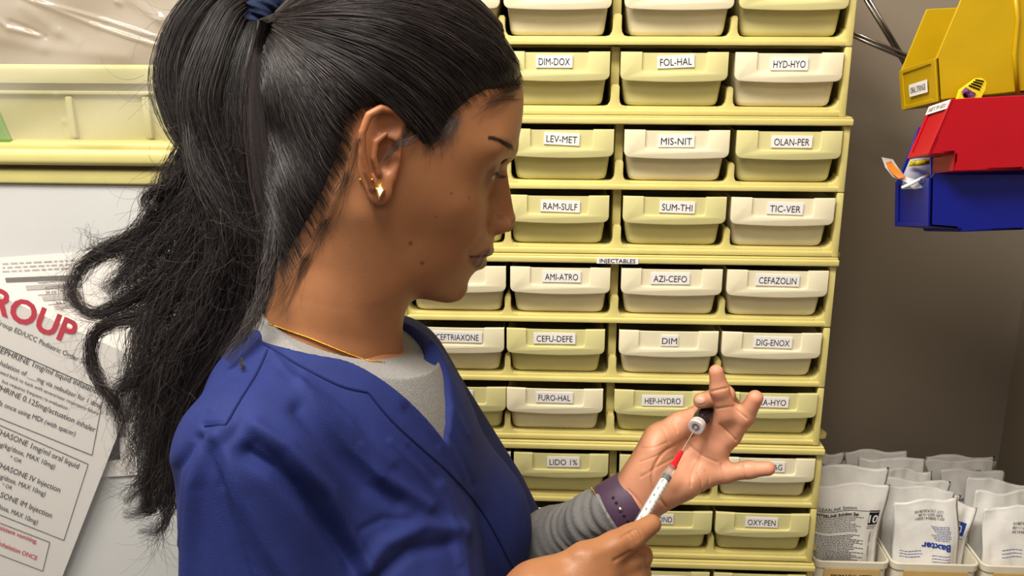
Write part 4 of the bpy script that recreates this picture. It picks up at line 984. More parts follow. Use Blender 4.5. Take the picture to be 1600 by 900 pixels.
# ---------------------------------------------------------------- clothes
M['navy'] = mat('navy_scrub_cloth', srgb(32, 42, 98), .75, .25, .09, 60, .22, 1100)
M['seam'] = mat('dark_navy_seam', srgb(22, 30, 78), .8, .2)
M['grey_knit'] = mat('grey_marl_knit', srgb(132, 130, 128), .9, .15, .16, 700, .3, 900)
def cone_plane(): pass
NA = hp(505, 560); 
_hb = BVHTree.FromPolygons([tuple(v) for v in hv[0]], [tuple(f) for f in hv[1].tolist()])
COLT = 0.0
def _hit(x, y):
    dr = ray(x, y).normalized(); return np.array(_hb.ray_cast(CAM+dr*.3, dr)[0])
_cp = [_hit(425, 516), _hit(470, 533), _hit(510, 546), _hit(560, 562), _hit(595, 569), D(640, 556, .790)]
ca = _cp[2]; pn = np.cross(_cp[4]-_cp[2], _cp[0]-_cp[2]); pn /= np.linalg.norm(pn); pn = pn if pn[2] > 0 else -pn
_fr = np.array([fa[0], fa[1], .0]); _ch = _cp[4]-_cp[0]; _ch /= np.linalg.norm(_ch)          # keep the near edge, level the far side a little
_sd = np.cross(_ch, np.array([0, 0, 1.0])); _sd /= np.linalg.norm(_sd); _sd[2] = COLT; _sd /= np.linalg.norm(_sd); pn = np.cross(_ch, _sd); pn /= np.linalg.norm(pn); pn = pn if pn[2] > 0 else -pn
def neckf(P):
    q = (P-H0)@HA; return smin(skull(q), chain(q, [((-.052, .00, 0), .054), (hp(527, 455), .0495), (hp(505, 560), .052), (hp(495, 640), .058)], .01), .022)
def shirtf(P):
    q = (P-N0)@TA; nd = neckf(P); pl = (P-ca)@pn
    d = smax(smin(torso(q), upper_arms(q), .03)-.0025, nd-np.where((q[:, 0] > .03) & (np.abs(q[:, 1]-.02) < .07), .072, .045), .002)
    col = smax(nd-.0062, pl, .002)
    d = smin(d, smax(col, -(pl+.04), .002), .006)
    d = np.maximum(d, np.where(nd < .032, pl, -1)); return smax(d, -np.maximum(nd-.0022, -pl-.012), .0008)
sv = iso(shirtf, *box_of([t2w((x, y, z)) for x in (-.10, .13) for y in (-.13, .13) for z in (-.12, .085)], 0), 1.4e-3, slack=1.3)
def sleeves(P):
    q = (P-N0)@TA
    ax = WRF-ELF; ax = ax/np.linalg.norm(ax)
    cuff = (D(958, 802, .806)-N0)@TA
    d = chain(q, [(SHF, .05), (ELF, .0405), (cuff*.5+ELF*.5, .034), (cuff*.88+ELF*.12, .0245), (cuff+ax*.02, .0232)], .012)
    pp = to_px(P); t = q@ax
    tt = (q-ELF)@ax
    d = d-.0008*(np.sin(tt*210+5*np.sin(q[:, 2]*75+q[:, 1]*50))+.6*np.sin(tt*380+q[:, 2]*160))*np.clip((tt-.10)*14, 0, 1)
    wdt = (D(986, 785, .805)-D(942, 811, .807))@TA; wdt /= np.linalg.norm(wdt); d = smax(d, (q-cuff)@wdt, .002); d = smax(d, -chain(q, [(cuff-ax*.02, .0195), (cuff+ax*.02, .0190)]), .001)
    an = WRN-EL; an = an/np.linalg.norm(an); cn = WRN-an*.045
    e = smax(chain(q, [(EL, .046), (cn, .031)]), (q-cn)@an, .002)
    return np.minimum(d, e)
lv = iso(sleeves, *box_of([t2w(EL), t2w(ELF), t2w(SHF), D(960, 790, .79), D(850, 930, .69)], .06), 1.8e-3)
V2, F2 = merge([sv, lv]); plink('grey_undershirt', np_mesh('grey_undershirt', V2, F2), M['grey_knit'])
def scrubf(P, grow=.0):
    q = (P-N0)@TA
    d = torso(q)-.007
    d = smin(d, np.minimum(chain(q, [(SH, .050), (SH*.35+EL*.65, .056), (EL, .057)]), chain(q, [(SHF, .056), (SHF*.35+ELF*.65, .060), (ELF, .055)])), .028)
    return d
def scrub_cut(P):
    q = (P-N0)@TA; a, l, b = q.T
    nd = neckf(P); pl = (P-ca)@pn
    s_ = .0085+.0085*np.clip((a+.03)/.09, 0, 1)
    c = smax(nd-.024, -(pl+s_), .016)
    l0 = .012+(-.02-b)*.30
    v = np.maximum(np.abs(l-l0)-.78*(b+.072), -(a-.03)); v = np.maximum(v, nd-.10)
    return smin(c, v, .004)
FOLDS = [  # photo polyline, half width px, height m
    ([(388, 705), (432, 732), (490, 792), (548, 872), (566, 910)], 15, -.0085), ([(400, 668), (450, 700), (512, 770), (556, 850), (578, 905)], 13, .0055),
    ([(468, 640), (515, 692), (572, 758), (620, 785)], 14, -.0042), ([(470, 600), (540, 668), (600, 745), (668, 790)], 12, .0040),
    ([(352, 668), (320, 700), (300, 760), (292, 900)], 12, .0040), ([(310, 685), (272, 735), (262, 820), (270, 905)], 9, -.0045),
    ([(345, 690), (380, 780), (420, 860), (450, 905)], 16, .0040), ([(330, 700), (350, 790), (385, 905)], 12, -.0030),
    ([(560, 905), (600, 850), (660, 822), (720, 830)], 14, .0045), ([(590, 905), (640, 860), (700, 850)], 10, -.0040),
    ([(430, 590), (520, 640), (610, 720)], 12, .0020), ([(640, 640), (700, 720), (750, 800), (775, 900)], 12, -.0022), ([(690, 760), (720, 830), (728, 905)], 10, .0030),
    ([(423, 548), (488, 634), (545, 700), (593, 746)], 4.5, .0014), ([(440, 545), (500, 625), (556, 690)], 5, -.0010), ([(610, 690), (660, 740), (700, 800), (716, 880)], 5, .0014), ([(640, 700), (690, 760), (720, 830)], 5, -.0010),
    ([(250, 740), (262, 800), (268, 890)], 4.5, .0014), ([(300, 690), (288, 750), (284, 850)], 4.5, .0013), ([(330, 700), (372, 790), (400, 900)], 5, .0012), ([(402, 690), (440, 720), (470, 760)], 5, -.0012), ([(660, 560), (700, 620), (730, 680)], 4.5, .0012), ([(655, 600), (690, 650), (728, 725), (742, 760)], 4.5, -.0012), ([(690, 700), (700, 725), (718, 752)], 5, .0012), ([(360, 600), (330, 640)], 6, .0008), ([(560, 830), (600, 810), (640, 812)], 6, -.0012), ([(380, 660), (350, 700), (345, 760)], 6, -.0011),
    ([(320, 664), (352, 664)], 5, -.0022)]
cvv, cff = iso(lambda P: smax(smax(scrubf(P), -scrub_cut(P), .004), np.maximum(((P-N0)@TA-(SH*.05+EL*.95))@((EL-SH)/np.linalg.norm(EL-SH)), -1)*0-1, 1e-6), *box_of([t2w((x, y, z)) for x in (-.16, .21) for y in (-.26, .25) for z in (-.40, .06)], 0), 2.0e-3)
me = np_mesh('scrub_top', cvv, cff); nrm = vnormals(me); pp = to_px(cvv); face = np.clip((nrm@_ez)*3, 0, 1); dz = np.zeros(len(cvv))
for L, w, h in FOLDS: dz += h*np.exp(-(px_poly(pp[:, :2], L)/w)**2)
cvv = cvv+nrm*(dz*face)[:, None]; me.vertices.foreach_set('co', cvv.astype(np.float32).ravel()); me.update()
scrub_bvh = BVHTree.FromPolygons([tuple(v) for v in cvv], [tuple(f) for f in cff.tolist()])
scrub = plink('scrub_top', me, M['navy'])
def drape(L, bvh, n=6, off=.0004, dmin=.3):
    """photo polyline laid on a surface"""
    o = []
    for (a, b) in zip(L, L[1:]):
        for k in range(n):
            x, y = a[0]+(b[0]-a[0])*k/n, a[1]+(b[1]-a[1])*k/n; dr = ray(x, y).normalized()
            h = bvh.ray_cast(CAM+dr*dmin, dr)
            if h[0] is not None: o.append(h[0]-dr*off)
    x, y = L[-1]; dr = ray(x, y).normalized(); h = bvh.ray_cast(CAM+dr*dmin, dr)
    if h[0] is not None: o.append(h[0]-dr*off)
    return o
def seam(L, r=.0010):
    mb = MB(); pts = [p for p in drape(spl(L), scrub_bvh, 2, .0001)]
    good = [pts[0]]
    for p in pts[1:]:
        if (p-good[-1]).length < .05: good.append(p)
    mb.tube(good, r, 6); m_ = bpy.data.meshes.new('seam'); mb.bm.to_mesh(m_); mb.bm.free(); o = plink('seam', m_, M['seam'], scrub); return o
if 0:
    pass
seam([(418, 547), (400, 585), (375, 625), (353, 663)]); seam([(353, 664), (336, 664), (319, 666)])
seam([(412, 537), (470, 572), (530, 602), (575, 613)]); seam([(576, 614), (610, 655), (655, 697), (710, 747), (757, 805), (803, 890)])
def cord(L, r, dmin=.3):
    pts = drape(spl(L), scrub_bvh, 2, -.0006, dmin); good = [pts[0]]
    for p in pts[1:]:
        if (p-good[-1]).length < .03: good.append(p)
    for _ in range(3): good = [good[0]]+[(a+b*2+c)/4 for a, b, c in zip(good, good[1:], good[2:])]+[good[-1]]
    mb = MB(); mb.tube(good, r, 8); m_ = bpy.data.meshes.new('neckband'); mb.bm.to_mesh(m_); mb.bm.free(); m_.polygons.foreach_set('use_smooth', [True]*len(m_.polygons)); return plink('neckband', m_, M['navy'], scrub)
# trousers and shoes below the frame
def legs(P):
    q = (P-N0)@TA; s = np.c_[q[:, 0], np.abs(q[:, 1]), q[:, 2]]; z0 = -N0[2]
    d = smin(ellip(s, np.array([0, 0, -.56]), (.122, .170, .16)), chain(s, [((0, .085, -.62), .098), ((.01, .087, -.98), .070), ((-.02, .088, z0+.05), .062)], .02), .04)
    return np.maximum(np.maximum(d, q[:, 2]+.47), -(q[:, 2]-z0-.03))
lv2 = iso(legs, *box_of([t2w((x, y, z)) for x in (-.16, .16) for y in (-.2, .2) for z in (-.45, -N0[2]+.02)], .0), 7e-3)
plink('scrub_trousers', np_mesh('scrub_trousers', *lv2), M['navy'])
M['shoe'] = mat('white_shoe', srgb(220, 218, 214), .5)
for sg in (-1, 1):
    ft = lambda P: smax(smin(chain((P-N0)@TA, [((-.04, sg*.087, .045-N0[2]), .044), ((.03, sg*.089, .040-N0[2]), .042), ((.13, sg*.097, .034-N0[2]), .033)], .02), cone((P-N0)@TA, np.array([-.03, sg*.087, .04-N0[2]]), np.array([-.025, sg*.087, .09-N0[2]]), .045, .044), .02), .0005-P[:, 2], .003)
    sv_ = iso(ft, *box_of([t2w((x, sg*.09+y, z-N0[2])) for x in (-.1, .18) for y in (-.07, .07) for z in (-.01, .14)], 0), 5e-3); plink('shoe', np_mesh('shoe', *sv_), M['shoe'])
# ---------------------------------------------------------------- hair
def hair_mat(name, col, rough):
    m = mat(name, col, rough, .55); nt = m.node_tree; b = nt.nodes['Principled BSDF']
    a = nt.nodes.new('ShaderNodeAttribute'); a.attribute_name = 'tint'; nt.links.new(a.outputs['Color'], b.inputs['Base Color']); return m
M['hair'] = hair_mat('black_hair', srgb(30, 25, 26), .40)
def strands_mesh(name, S, R, cols):
    """S: (n, k, 3) strand points, R: (n, k) radii -> one mesh of thin three-sided tubes"""
    n, k, _ = S.shape; T = np.gradient(S, axis=1); T /= np.linalg.norm(T, axis=2, keepdims=True)+1e-12
    ref = np.tile(_ez, (n, k, 1)); A = np.cross(T, ref); A /= np.linalg.norm(A, axis=2, keepdims=True)+1e-9; B = np.cross(T, A)
    Vs = np.stack([S+(A*math.cos(t)+B*math.sin(t))*R[:, :, None] for t in (0.5, 2.6, 4.7)], 2)     # n k 3 3
    base = np.arange(n*k*3).reshape(n, k, 3); q = []
    for i in range(3): q.append(np.stack([base[:, :-1, i], base[:, :-1, (i+1) % 3], base[:, 1:, (i+1) % 3], base[:, 1:, i]], -1).reshape(-1, 4))
    me = np_mesh(name, Vs.reshape(-1, 3), np.concatenate(q)); vcol(me, np.repeat(cols, k*3, axis=0)); return me
hc = np.array(srgb(42, 36, 36)[:3])
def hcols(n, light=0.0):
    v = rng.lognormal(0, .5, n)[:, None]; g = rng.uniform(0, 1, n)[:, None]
    return hc[None]*v*(1+light)+np.array(srgb(92, 78, 74)[:3])[None]*(g > .91)*rng.uniform(.3, 1, (n, 1))  # a few strands coloured paler to paint in the hair's highlights
def resamp(P, k):
    P = np.asarray(P, float); d = np.r_[0, np.cumsum(np.linalg.norm(np.diff(P, axis=0), axis=1))]; t = np.linspace(0, d[-1], k)
    return np.stack([np.interp(t, d, P[:, i]) for i in range(P.shape[1])], 1)
head_bvh = BVHTree.FromPolygons([tuple(v) for v in hv[0]], [tuple(f) for f in hv[1].tolist()])
def on_head(x, y):
    dr = ray(x, y).normalized(); h = head_bvh.ray_cast(CAM+dr*.3, dr)
    return ((np.array(h[0])-H0)@HA) if h[0] is not None else hp(x, y, 0)
HL = [(817, 126), (808, 140), (790, 146), (768, 148), (745, 160), (724, 178), (710, 192), (703, 208), (695, 226), (682, 236), (668, 232), (654, 218), (640, 200), (625, 185), (606, 176), (585, 178), (566, 192), (552, 220), (545, 250), (530, 290), (512, 330), (495, 365), (478, 395), (462, 425), (448, 452)]
HL2 = np.array([on_head(x, y)[:2] for x, y in HL])
tie = hp(424, 40)
# dark scalp cap under the strands
poly = np.vstack([HL2+np.array([[-.004-.004*max(0, (i-13)/10), .003] for i in range(len(HL2))]), [hp(400, 480)[:2], hp(330, 300)[:2], hp(330, -120)[:2], hp(700, -150)[:2], hp(900, -60)[:2], hp(880, 110)[:2]]])
def poly_sd(p, Q):
    d = np.full(len(p), 1e9); ins = np.zeros(len(p), bool); n = len(Q)
    for i in range(n):
        a, b = Q[i], Q[(i+1) % n]; v = b-a; w = p-a; t = np.clip((w@v)/(v@v), 0, 1); d = np.minimum(d, np.linalg.norm(w-t[:, None]*v, axis=1))
        c1 = (a[1] > p[:, 1]) != (b[1] > p[:, 1]); x = a[0]+(p[:, 1]-a[1])/(b[1]-a[1]+1e-12)*(b[0]-a[0]); ins ^= c1 & (p[:, 0] < x)
    return np.where(ins, -d, d)
def capf(P):
    q = (P-H0)@HA; d = skull(q); nk = chain(q, [((-.052, 0, 0), .054), (hp(527, 455), .0495)], .01); d = smin(d, nk, .022)
    pd = poly_sd(q[:, :2], poly); return smax(d-.0035*np.clip(-pd/.012, 0, 1), pd, .001)
cap = iso(capf, *box_of([h2w((x, y, z)) for x in (-.15, .115) for y in (-.12, .185) for z in (-.09, .09)], 0), 2.0e-3)
cme = np_mesh('hair', *cap); vcol(cme, np.tile(hc*.8, (len(cap[0]), 1)))
hair = plink('hair', cme, M['hair'])
# strands swept from the hairline back to the tie, lying on the skull
def headw(a, b): return half_w(a, b)
def scalp(n, side, k=26):
    L = resamp(HL2, 400); u = rng.uniform(0, 1, n); u[:n//8] = rng.uniform(0, .12, n//8); idx = (u*399).astype(int)
    P0 = L[idx]; inset = rng.uniform(0, 1, n)**1.3
    t = np.linspace(0, 1, k)[None, :, None]
    top = np.array([hp(610, -30)[0], hp(610, -30)[1]])
    # control point: forehead hair arcs over the crown, temple hair straight back, nape hair up
    e = tie[:2][None]; d0 = e-P0; perp = np.stack([-d0[:, 1], d0[:, 0]], 1)
    bow = np.interp(u, [0, .12, .3, .5, .7, .85, 1], [-.36, -.28, -.16, -.10, .02, .12, .14])[:, None]
    bow = bow+rng.normal(0, .025, (n, 1))
    Cc = (P0+e)/2+perp*bow
    st = (inset*.55)[:, None, None]; tt = st+(1-st)*t
    B = (1-tt)**2*P0[:, None]+2*tt*(1-tt)*Cc[:, None]+tt**2*e[:, None]
    w = headw(B[..., 0].ravel(), B[..., 1].ravel())
    Bf = B.reshape(-1, 2)
    for i in range(len(Bf)):
        if Bf[i, 1] < .06:
            h = head_bvh.ray_cast(Vector(h2w((Bf[i, 0], Bf[i, 1], .13))), Vector(-hl))
            if h[0] is not None: w[i] = max(w[i], (np.array(h[0])-H0)@hl)
    w = w.reshape(n, k)
    lift = .0040+.0045*rng.uniform(0, 1, (n, 1))*np.clip(t[..., 0]*6, 0, 1)+.0010*np.sin(t[..., 0]*rng.uniform(6, 16, (n, 1))+rng.uniform(0, 6, (n, 1)))
    lift *= np.clip(t[..., 0]*8+(inset[:, None] > .08)*.75, .25, 1)
    l = w+lift
    ga, gb = samp(gW[0], B[..., 0].ravel(), B[..., 1].ravel()).reshape(n, k), samp(gW[1], B[..., 0].ravel(), B[..., 1].ravel()).reshape(n, k)
    nrm_ = np.stack([-ga, -gb, 2*np.maximum(w, .001)], -1); nrm_ /= np.linalg.norm(nrm_, axis=2, keepdims=True)+1e-12
    S = np.stack([B[..., 0], B[..., 1], w], -1)+nrm_*lift[..., None]
    endb = np.clip((t[..., 0]-.86)/.14, 0, 1)
    rr = rng.uniform(-.012, .012, (n, 1))
    S[..., 2] = S[..., 2]*(1-endb**2)+rr*endb**2
    S[..., 2] *= side
    return H0+S@HA.T
cap_bvh = BVHTree.FromPolygons([tuple(v) for v in cap[0]], [tuple(f) for f in cap[1].tolist()])
def crown(n, k=26):
    F_ = hp(800, 150); out = []; A = np.array([F_[0], F_[1], 0]); Bq = np.array([tie[0]+.012, tie[1]+.0, 0]); ax = Bq-A; ax /= np.linalg.norm(ax); upv = np.array([-ax[1], ax[0], 0.0]); upv = upv if upv[1] > 0 else -upv
    for _ in range(n):
        ps = rng.uniform(-1.9, 1.25); lf = rng.uniform(.001, .005); t0 = rng.uniform(.0, .55) if rng.rand() < .6 else 0; P = []
        for t in np.linspace(t0, 1, k):
            pp_ = ps+.03*math.sin(t*7+ps*9); o = A+(Bq-A)*t; dv = upv*math.cos(pp_)+np.array([0, 0, 1.0])*math.sin(pp_); h = cap_bvh.ray_cast(Vector(h2w(o)), Vector(HA@dv))
            if h[0] is None: P.append(None); continue
            q_ = (np.array(h[0])-H0)@HA+dv*lf; e = max(0, (t-.9)/.1); q_ = q_*(1-e*e)+np.array([tie[0], tie[1], 0]+dv*.010)*e*e; P.append(h2w(q_))
        P = [p for p in P if p is not None]
        if len(P) > 8: out.append(resamp(P, k))
    return np.array(out)
SS = np.concatenate([scalp(5200, 1), scalp(900, -1), crown(1500)])
n = len(SS); R = .00019*np.interp(np.linspace(0, 1, 26), [0, .1, .9, 1], [.45, 1, 1, .8])[None]*rng.uniform(.7, 1.3, (n, 1))
plink('swept_hair', strands_mesh('swept_hair', SS, np.broadcast_to(R, SS.shape[:2]), hcols(n)), M['hair'], hair)
# ponytail locks
LOCKS = [
 # [(px, py, depth)], radii px, strands, curl
 ([(414, 30, .75), (385, -18, .75), (335, -12, .745), (288, 45, .74), (265, 120, .735), (279, 185, .735), (314, 240, .74), (332, 300, .74), (345, 370, .74), (330, 450, .745), (292, 540, .75), (262, 640, .755), (243, 735, .755), (228, 800, .755)], [10, 20, 28, 32, 31, 27, 28, 38, 42, 42, 32, 24, 15, 4], 1150, 1.2),
 ([(415, 36, .75), (392, 5, .745), (362, 20, .735), (330, 90, .725), (312, 160, .72), (328, 230, .725), (360, 300, .73), (385, 370, .735), (378, 450, .74), (345, 530, .745), (302, 610, .75), (275, 700, .755), (258, 785, .755)], [10, 20, 30, 36, 38, 40, 40, 40, 38, 32, 26, 17, 5], 1150, 1),
 ([(416, 40, .75), (404, 35, .74), (388, 85, .73), (378, 150, .725), (378, 220, .725), (392, 300, .73), (405, 380, .735), (400, 450, .735), (380, 510, .735), (352, 570, .735)], [8, 14, 22, 26, 30, 30, 28, 24, 16, 5], 700, 1),
 ([(420, 50, .75), (424, 110, .742), (430, 190, .738), (438, 270, .738), (436, 350, .74), (426, 430, .74), (408, 490, .735), (392, 525, .735)], [8, 10, 12, 15, 16, 14, 10, 3], 260, 1),
 ([(405, 20, .76), (350, 0, .77), (300, 70, .775), (288, 150, .775), (326, 245, .775), (330, 330, .775), (330, 430, .775), (300, 530, .775), (272, 640, .77), (255, 760, .765)], [10, 24, 34, 34, 40, 44, 44, 36, 24, 6], 600, 1),
 ([(300, 215, .74), (272, 270, .74), (246, 325, .745), (214, 368, .75), (172, 388, .755), (135, 410, .76), (116, 440, .76), (108, 472, .76)], [28, 28, 24, 18, 10, 5, 3, 1.5], 300, 1.5),
 ([(315, 255, .74), (280, 320, .74), (242, 370, .745), (208, 408, .75), (185, 436, .75), (165, 458, .75)], [28, 26, 20, 12, 6, 1.5], 240, 1.5),
 ([(300, 250, .735), (268, 285, .735), (244, 298, .735), (230, 306, .735), (228, 320, .735), (246, 326, .735)], [14, 12, 8, 6, 4, 1], 110, 1),
 ([(335, 330, .735), (292, 400, .74), (240, 446, .745), (192, 474, .75), (152, 490, .755), (126, 480, .755), (113, 456, .755), (108, 438, .755)], [28, 24, 18, 11, 6, 4, 2.5, 1], 260, 1),
 ([(310, 415, .74), (245, 482, .745), (182, 500, .75), (148, 522, .755), (142, 560, .755), (158, 602, .755), (184, 638, .755), (190, 684, .755)], [24, 20, 13, 8, 7, 6, 5, 1.5], 240, 1),
 ([(320, 440, .74), (272, 520, .745), (228, 584, .75), (192, 600, .75), (178, 622, .75), (170, 650, .75)], [22, 18, 12, 7, 4, 1.5], 170, 1.3),
 ([(275, 590, .75), (248, 685, .755), (226, 745, .755), (196, 786, .755)], [18, 13, 8, 1.5], 160, 1.3),
 ([(266, 680, .755), (252, 755, .755), (236, 796, .755), (192, 804, .755)], [12, 9, 6, 1.5], 110, 1.3),
 ([(262, 700, .755), (262, 780, .755), (252, 824, .755), (216, 831, .755)], [11, 8, 5, 1.5], 100, 1.3),
 ([(310, 540, .75), (288, 645, .755), (274, 735, .76), (264, 805, .76)], [24, 20, 13, 5], 260, 1),
 ([(432, 300, .715), (424, 400, .70), (408, 470, .69), (384, 520, .675), (352, 562, .665)], [10, 12, 12, 9, 3], 170, 1),
 ([(300, 190, .72), (312, 260, .715), (345, 330, .715), (352, 400, .72), (318, 470, .73), (300, 560, .74)], [22, 26, 28, 28, 26, 10], 420, 1.2),
 ([(395, 110, .735), (410, 200, .73), (418, 300, .73), (412, 400, .732), (400, 480, .73)], [12, 14, 14, 12, 4], 200, 1.6),
 ([(225, 380, .75), (200, 400, .755), (170, 396, .755), (140, 376, .755), (128, 352, .755)], [10, 7, 4, 2, 1], 30, 2),
 ([(376, 560, .665), (380, 580, .655)], [5, 1], 14, .3),
 ([(360, 250, .735), (330, 340, .74), (280, 430, .745), (240, 500, .75), (222, 560, .75), (205, 620, .755), (200, 660, .755)], [44, 44, 38, 32, 24, 12, 3], 520, 2.2),
 ([(380, 330, .735), (360, 420, .735), (310, 500, .74), (265, 570, .745), (245, 640, .75), (240, 700, .75)], [40, 40, 36, 28, 18, 5], 520, 2.0),
 ([(330, 280, .735), (290, 350, .74), (245, 400, .745), (205, 440, .75), (182, 480, .755)], [34, 32, 26, 16, 4], 320, 2.4),
 ([(430, 70, .745), (432, 150, .735), (430, 230, .728), (428, 310, .725), (426, 390, .725), (418, 460, .72)], [8, 16, 22, 22, 18, 8], 320, 1.2),
 ([(398, 30, .752), (372, 40, .748), (352, 110, .745), (350, 190, .742), (372, 270, .745)], [8, 16, 22, 24, 16], 320, 1),
 ([(418, 55, .765), (398, 120, .77), (392, 220, .77), (402, 320, .77), (402, 420, .77)], [10, 26, 34, 34, 18], 360, 1),
 ([(250, 560, .75), (228, 640, .755), (214, 700, .755), (205, 745, .755)], [16, 14, 9, 2], 160, 2),
]
def lock_strands(L, rad, n, curl, k=44, spread=1.0):
    P = np.array(spl(L, 8)); rd = np.interp(np.linspace(0, 1, len(P)), np.linspace(0, 1, len(rad)), rad)
    Q = resamp(np.c_[P, rd], k); Wp = np.array([D(x, y, d) for x, y, d, _ in Q]); rw = Q[:, 3]*Q[:, 2]/FPX
    T = np.gradient(Wp, axis=0); T /= np.linalg.norm(T, axis=1, keepdims=True); A = np.cross(T, _ez); A /= np.linalg.norm(A, axis=1, keepdims=True)+1e-9; Bv = np.cross(T, A)
    ang = rng.uniform(0, 2*np.pi, n); rr = np.sqrt(rng.uniform(0, 1, n))
    # strands gather in wisps
    nc = max(3, n//18); ca_, cr_ = rng.uniform(0, 2*np.pi, nc), np.sqrt(rng.uniform(0, 1, nc)); wi = rng.randint(0, nc, n); g = .48
    ox = (rr*np.cos(ang))*(1-g)+cr_[wi]*np.cos(ca_[wi])*g; oy = (rr*np.sin(ang))*(1-g)+cr_[wi]*np.sin(ca_[wi])*g
    t = np.linspace(0, 1, k)[None]
    fz = rng.normal(0, .10, (n, 1)); ph = rng.uniform(0, 6.28, (nc,))[wi][:, None]+rng.normal(0, .35, (n, 1)); fr = rng.uniform(9, 15, (nc,))[wi][:, None]
    amp = .16*curl*np.clip(t*1.6, 0, 1)
    X = (ox[:, None]*spread+amp*np.sin(fr*t+ph)+fz*t**2*2)*rw[None]+rng.normal(0, .0020, (n, 1))*t*curl+.0016*curl*t*np.sin(rng.uniform(8, 26, (n, 1))*t+rng.uniform(0, 6.28, (n, 1)))
    Y = (oy[:, None]*spread+amp*np.cos(fr*t*.8+ph))*rw[None]
    for _ in range(3):
        f_ = rng.uniform(4, 22, (n, 1)); X = X+rng.normal(0, .0013, (n, 1))*curl*np.sin(f_*t+rng.uniform(0, 6.28, (n, 1)))*np.clip(t*2.5, 0, 1); Y = Y+rng.normal(0, .0013, (n, 1))*curl*np.sin(f_*t+rng.uniform(0, 6.28, (n, 1)))*np.clip(t*2.5, 0, 1)
    S = Wp[None]+A[None]*X[..., None]+Bv[None]*Y[..., None]*1.05
    ln = rng.uniform(.72, 1.0, n); ln[rng.rand(n) < .5] = 1.0
    # shorten by resampling along the strand
    ti = t*ln[:, None]*(k-1); i0 = np.minimum(ti.astype(int), k-2); f = (ti-i0)[..., None]; ar = np.arange(n)[:, None]
    return S[ar, i0]*(1-f)+S[ar, i0+1]*f
allS = np.concatenate([lock_strands(*a) for a in LOCKS])
n = len(allS); prof = np.interp(np.linspace(0, 1, 44), [0, .05, .7, 1], [.9, 1, .9, .25])
R = .00017*prof[None]*rng.uniform(.65, 1.35, (n, 1))
plink('ponytail', strands_mesh('ponytail', allS, R, hcols(n)), M['hair'], hair)
# loose flyaway hairs
fly = []
for _ in range(1000):
    L, rad = LOCKS[rng.choice([0, 0, 1, 4, 5, 6, 8, 9, 10, 11, 13, 14, 16])][:2]; i = rng.randint(1, len(L)-1); p = np.array(L[i], float)+np.r_[rng.normal(0, rad[i]*.6, 2), 0]
    d = np.array(L[i], float)[:2]-np.array(L[i-1])[:2]; d = d/np.linalg.norm(d); d = d+rng.normal(0, .55, 2)+np.array([-.35, 0]); ln = rng.uniform(25, 95); c = rng.normal(0, 1.6); pts = []; a = math.atan2(d[1], d[0])
    for k in range(16): pts.append(D(p[0], p[1], p[2])); p = p+np.r_[math.cos(a)*ln/15, math.sin(a)*ln/15, 0]; a += c/15
    fly.append(pts)
fly = np.array(fly); n = len(fly)
lay = []
for _ in range(420):                                             # loose strands lying across the front of the tail
    L, rad = LOCKS[rng.choice([0, 1, 2, 16, 17, 20, 21])][:2]; i = rng.randint(2, len(L)-1); p = np.array(L[i], float)+np.r_[rng.normal(0, rad[i]*.5, 2), -rad[i]*.00052-.004]
    d = np.array(L[i], float)[:2]-np.array(L[i-1])[:2]; a = math.atan2(d[1], d[0])+rng.normal(0, .5); ln = rng.uniform(30, 80); c = rng.normal(0, 1.0); pts = []
    for k in range(16): pts.append(D(p[0], p[1], p[2])); p = p+np.r_[math.cos(a)*ln/15, math.sin(a)*ln/15, .0002]; a += c/15
    lay.append(pts)
lay = np.array(lay); fly = np.concatenate([fly, lay]); n = len(fly)
plink('flyaway_hair', strands_mesh('flyaway_hair', fly, .00012*np.linspace(1, .5, 16)[None]*np.ones((n, 1)), hcols(n, .8)), M['hair'], hair)
# wisps at temple, over the ear, along the brow line
def surf_strands(L, n, spread, lift, r, k=14, light=0.0, name='wisp'):
    S = []
    for _ in range(n):
        P = np.array(spl([np.array(q)+rng.normal(0, spread*(.35+.65*i/len(L)), 2) for i, q in enumerate(L)], 4)); P = resamp(P, k); ln = rng.uniform(.6, 1); P = resamp(P[:max(3, int(k*ln))], k)
        pts = []
        for i, (x, y) in enumerate(P):
            dr = ray(x, y).normalized(); h = head_bvh.ray_cast(CAM+dr*.3, dr)
            pts.append(np.array(h[0]-dr*lift*(.3+.7*math.sin(math.pi*min(1, i/k+.1)))) if h[0] is not None else (pts[-1] if pts else D(x, y, .7)))
        S.append(pts)
    S = np.array(S); return S, r*np.linspace(1, .35, k)[None]*np.ones((n, 1)), hcols(n, light)
def add_wisps(name, specs, parent):
    a = [surf_strands(*sp) for sp in specs]
    return plink(name, strands_mesh(name, np.concatenate([x[0] for x in a]), np.concatenate([x[1] for x in a]), np.concatenate([x[2] for x in a])), M['hair'], parent)
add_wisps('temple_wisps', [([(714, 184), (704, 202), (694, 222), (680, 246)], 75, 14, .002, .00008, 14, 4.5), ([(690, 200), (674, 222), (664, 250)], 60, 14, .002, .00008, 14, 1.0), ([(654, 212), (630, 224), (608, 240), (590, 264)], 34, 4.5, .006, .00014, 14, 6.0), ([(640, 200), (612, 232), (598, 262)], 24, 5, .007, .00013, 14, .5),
    ([(596, 268), (584, 300), (590, 335), (600, 352)], 4, 2, .003, .00010), ([(814, 130), (785, 146), (745, 172)], 45, 10, .0015, .00009), ([(806, 150), (775, 165), (730, 195)], 26, 12, .0012, .00007), ([(545, 270), (520, 330), (495, 390)], 40, 16, .002, .00008), ([(510, 340), (475, 410), (455, 470)], 45, 16, .002, .00008), ([(560, 215), (548, 260), (530, 310)], 24, 9, .002, .00008), ([(478, 400), (450, 460), (430, 500)], 40, 14, .002, .00009)], hair)
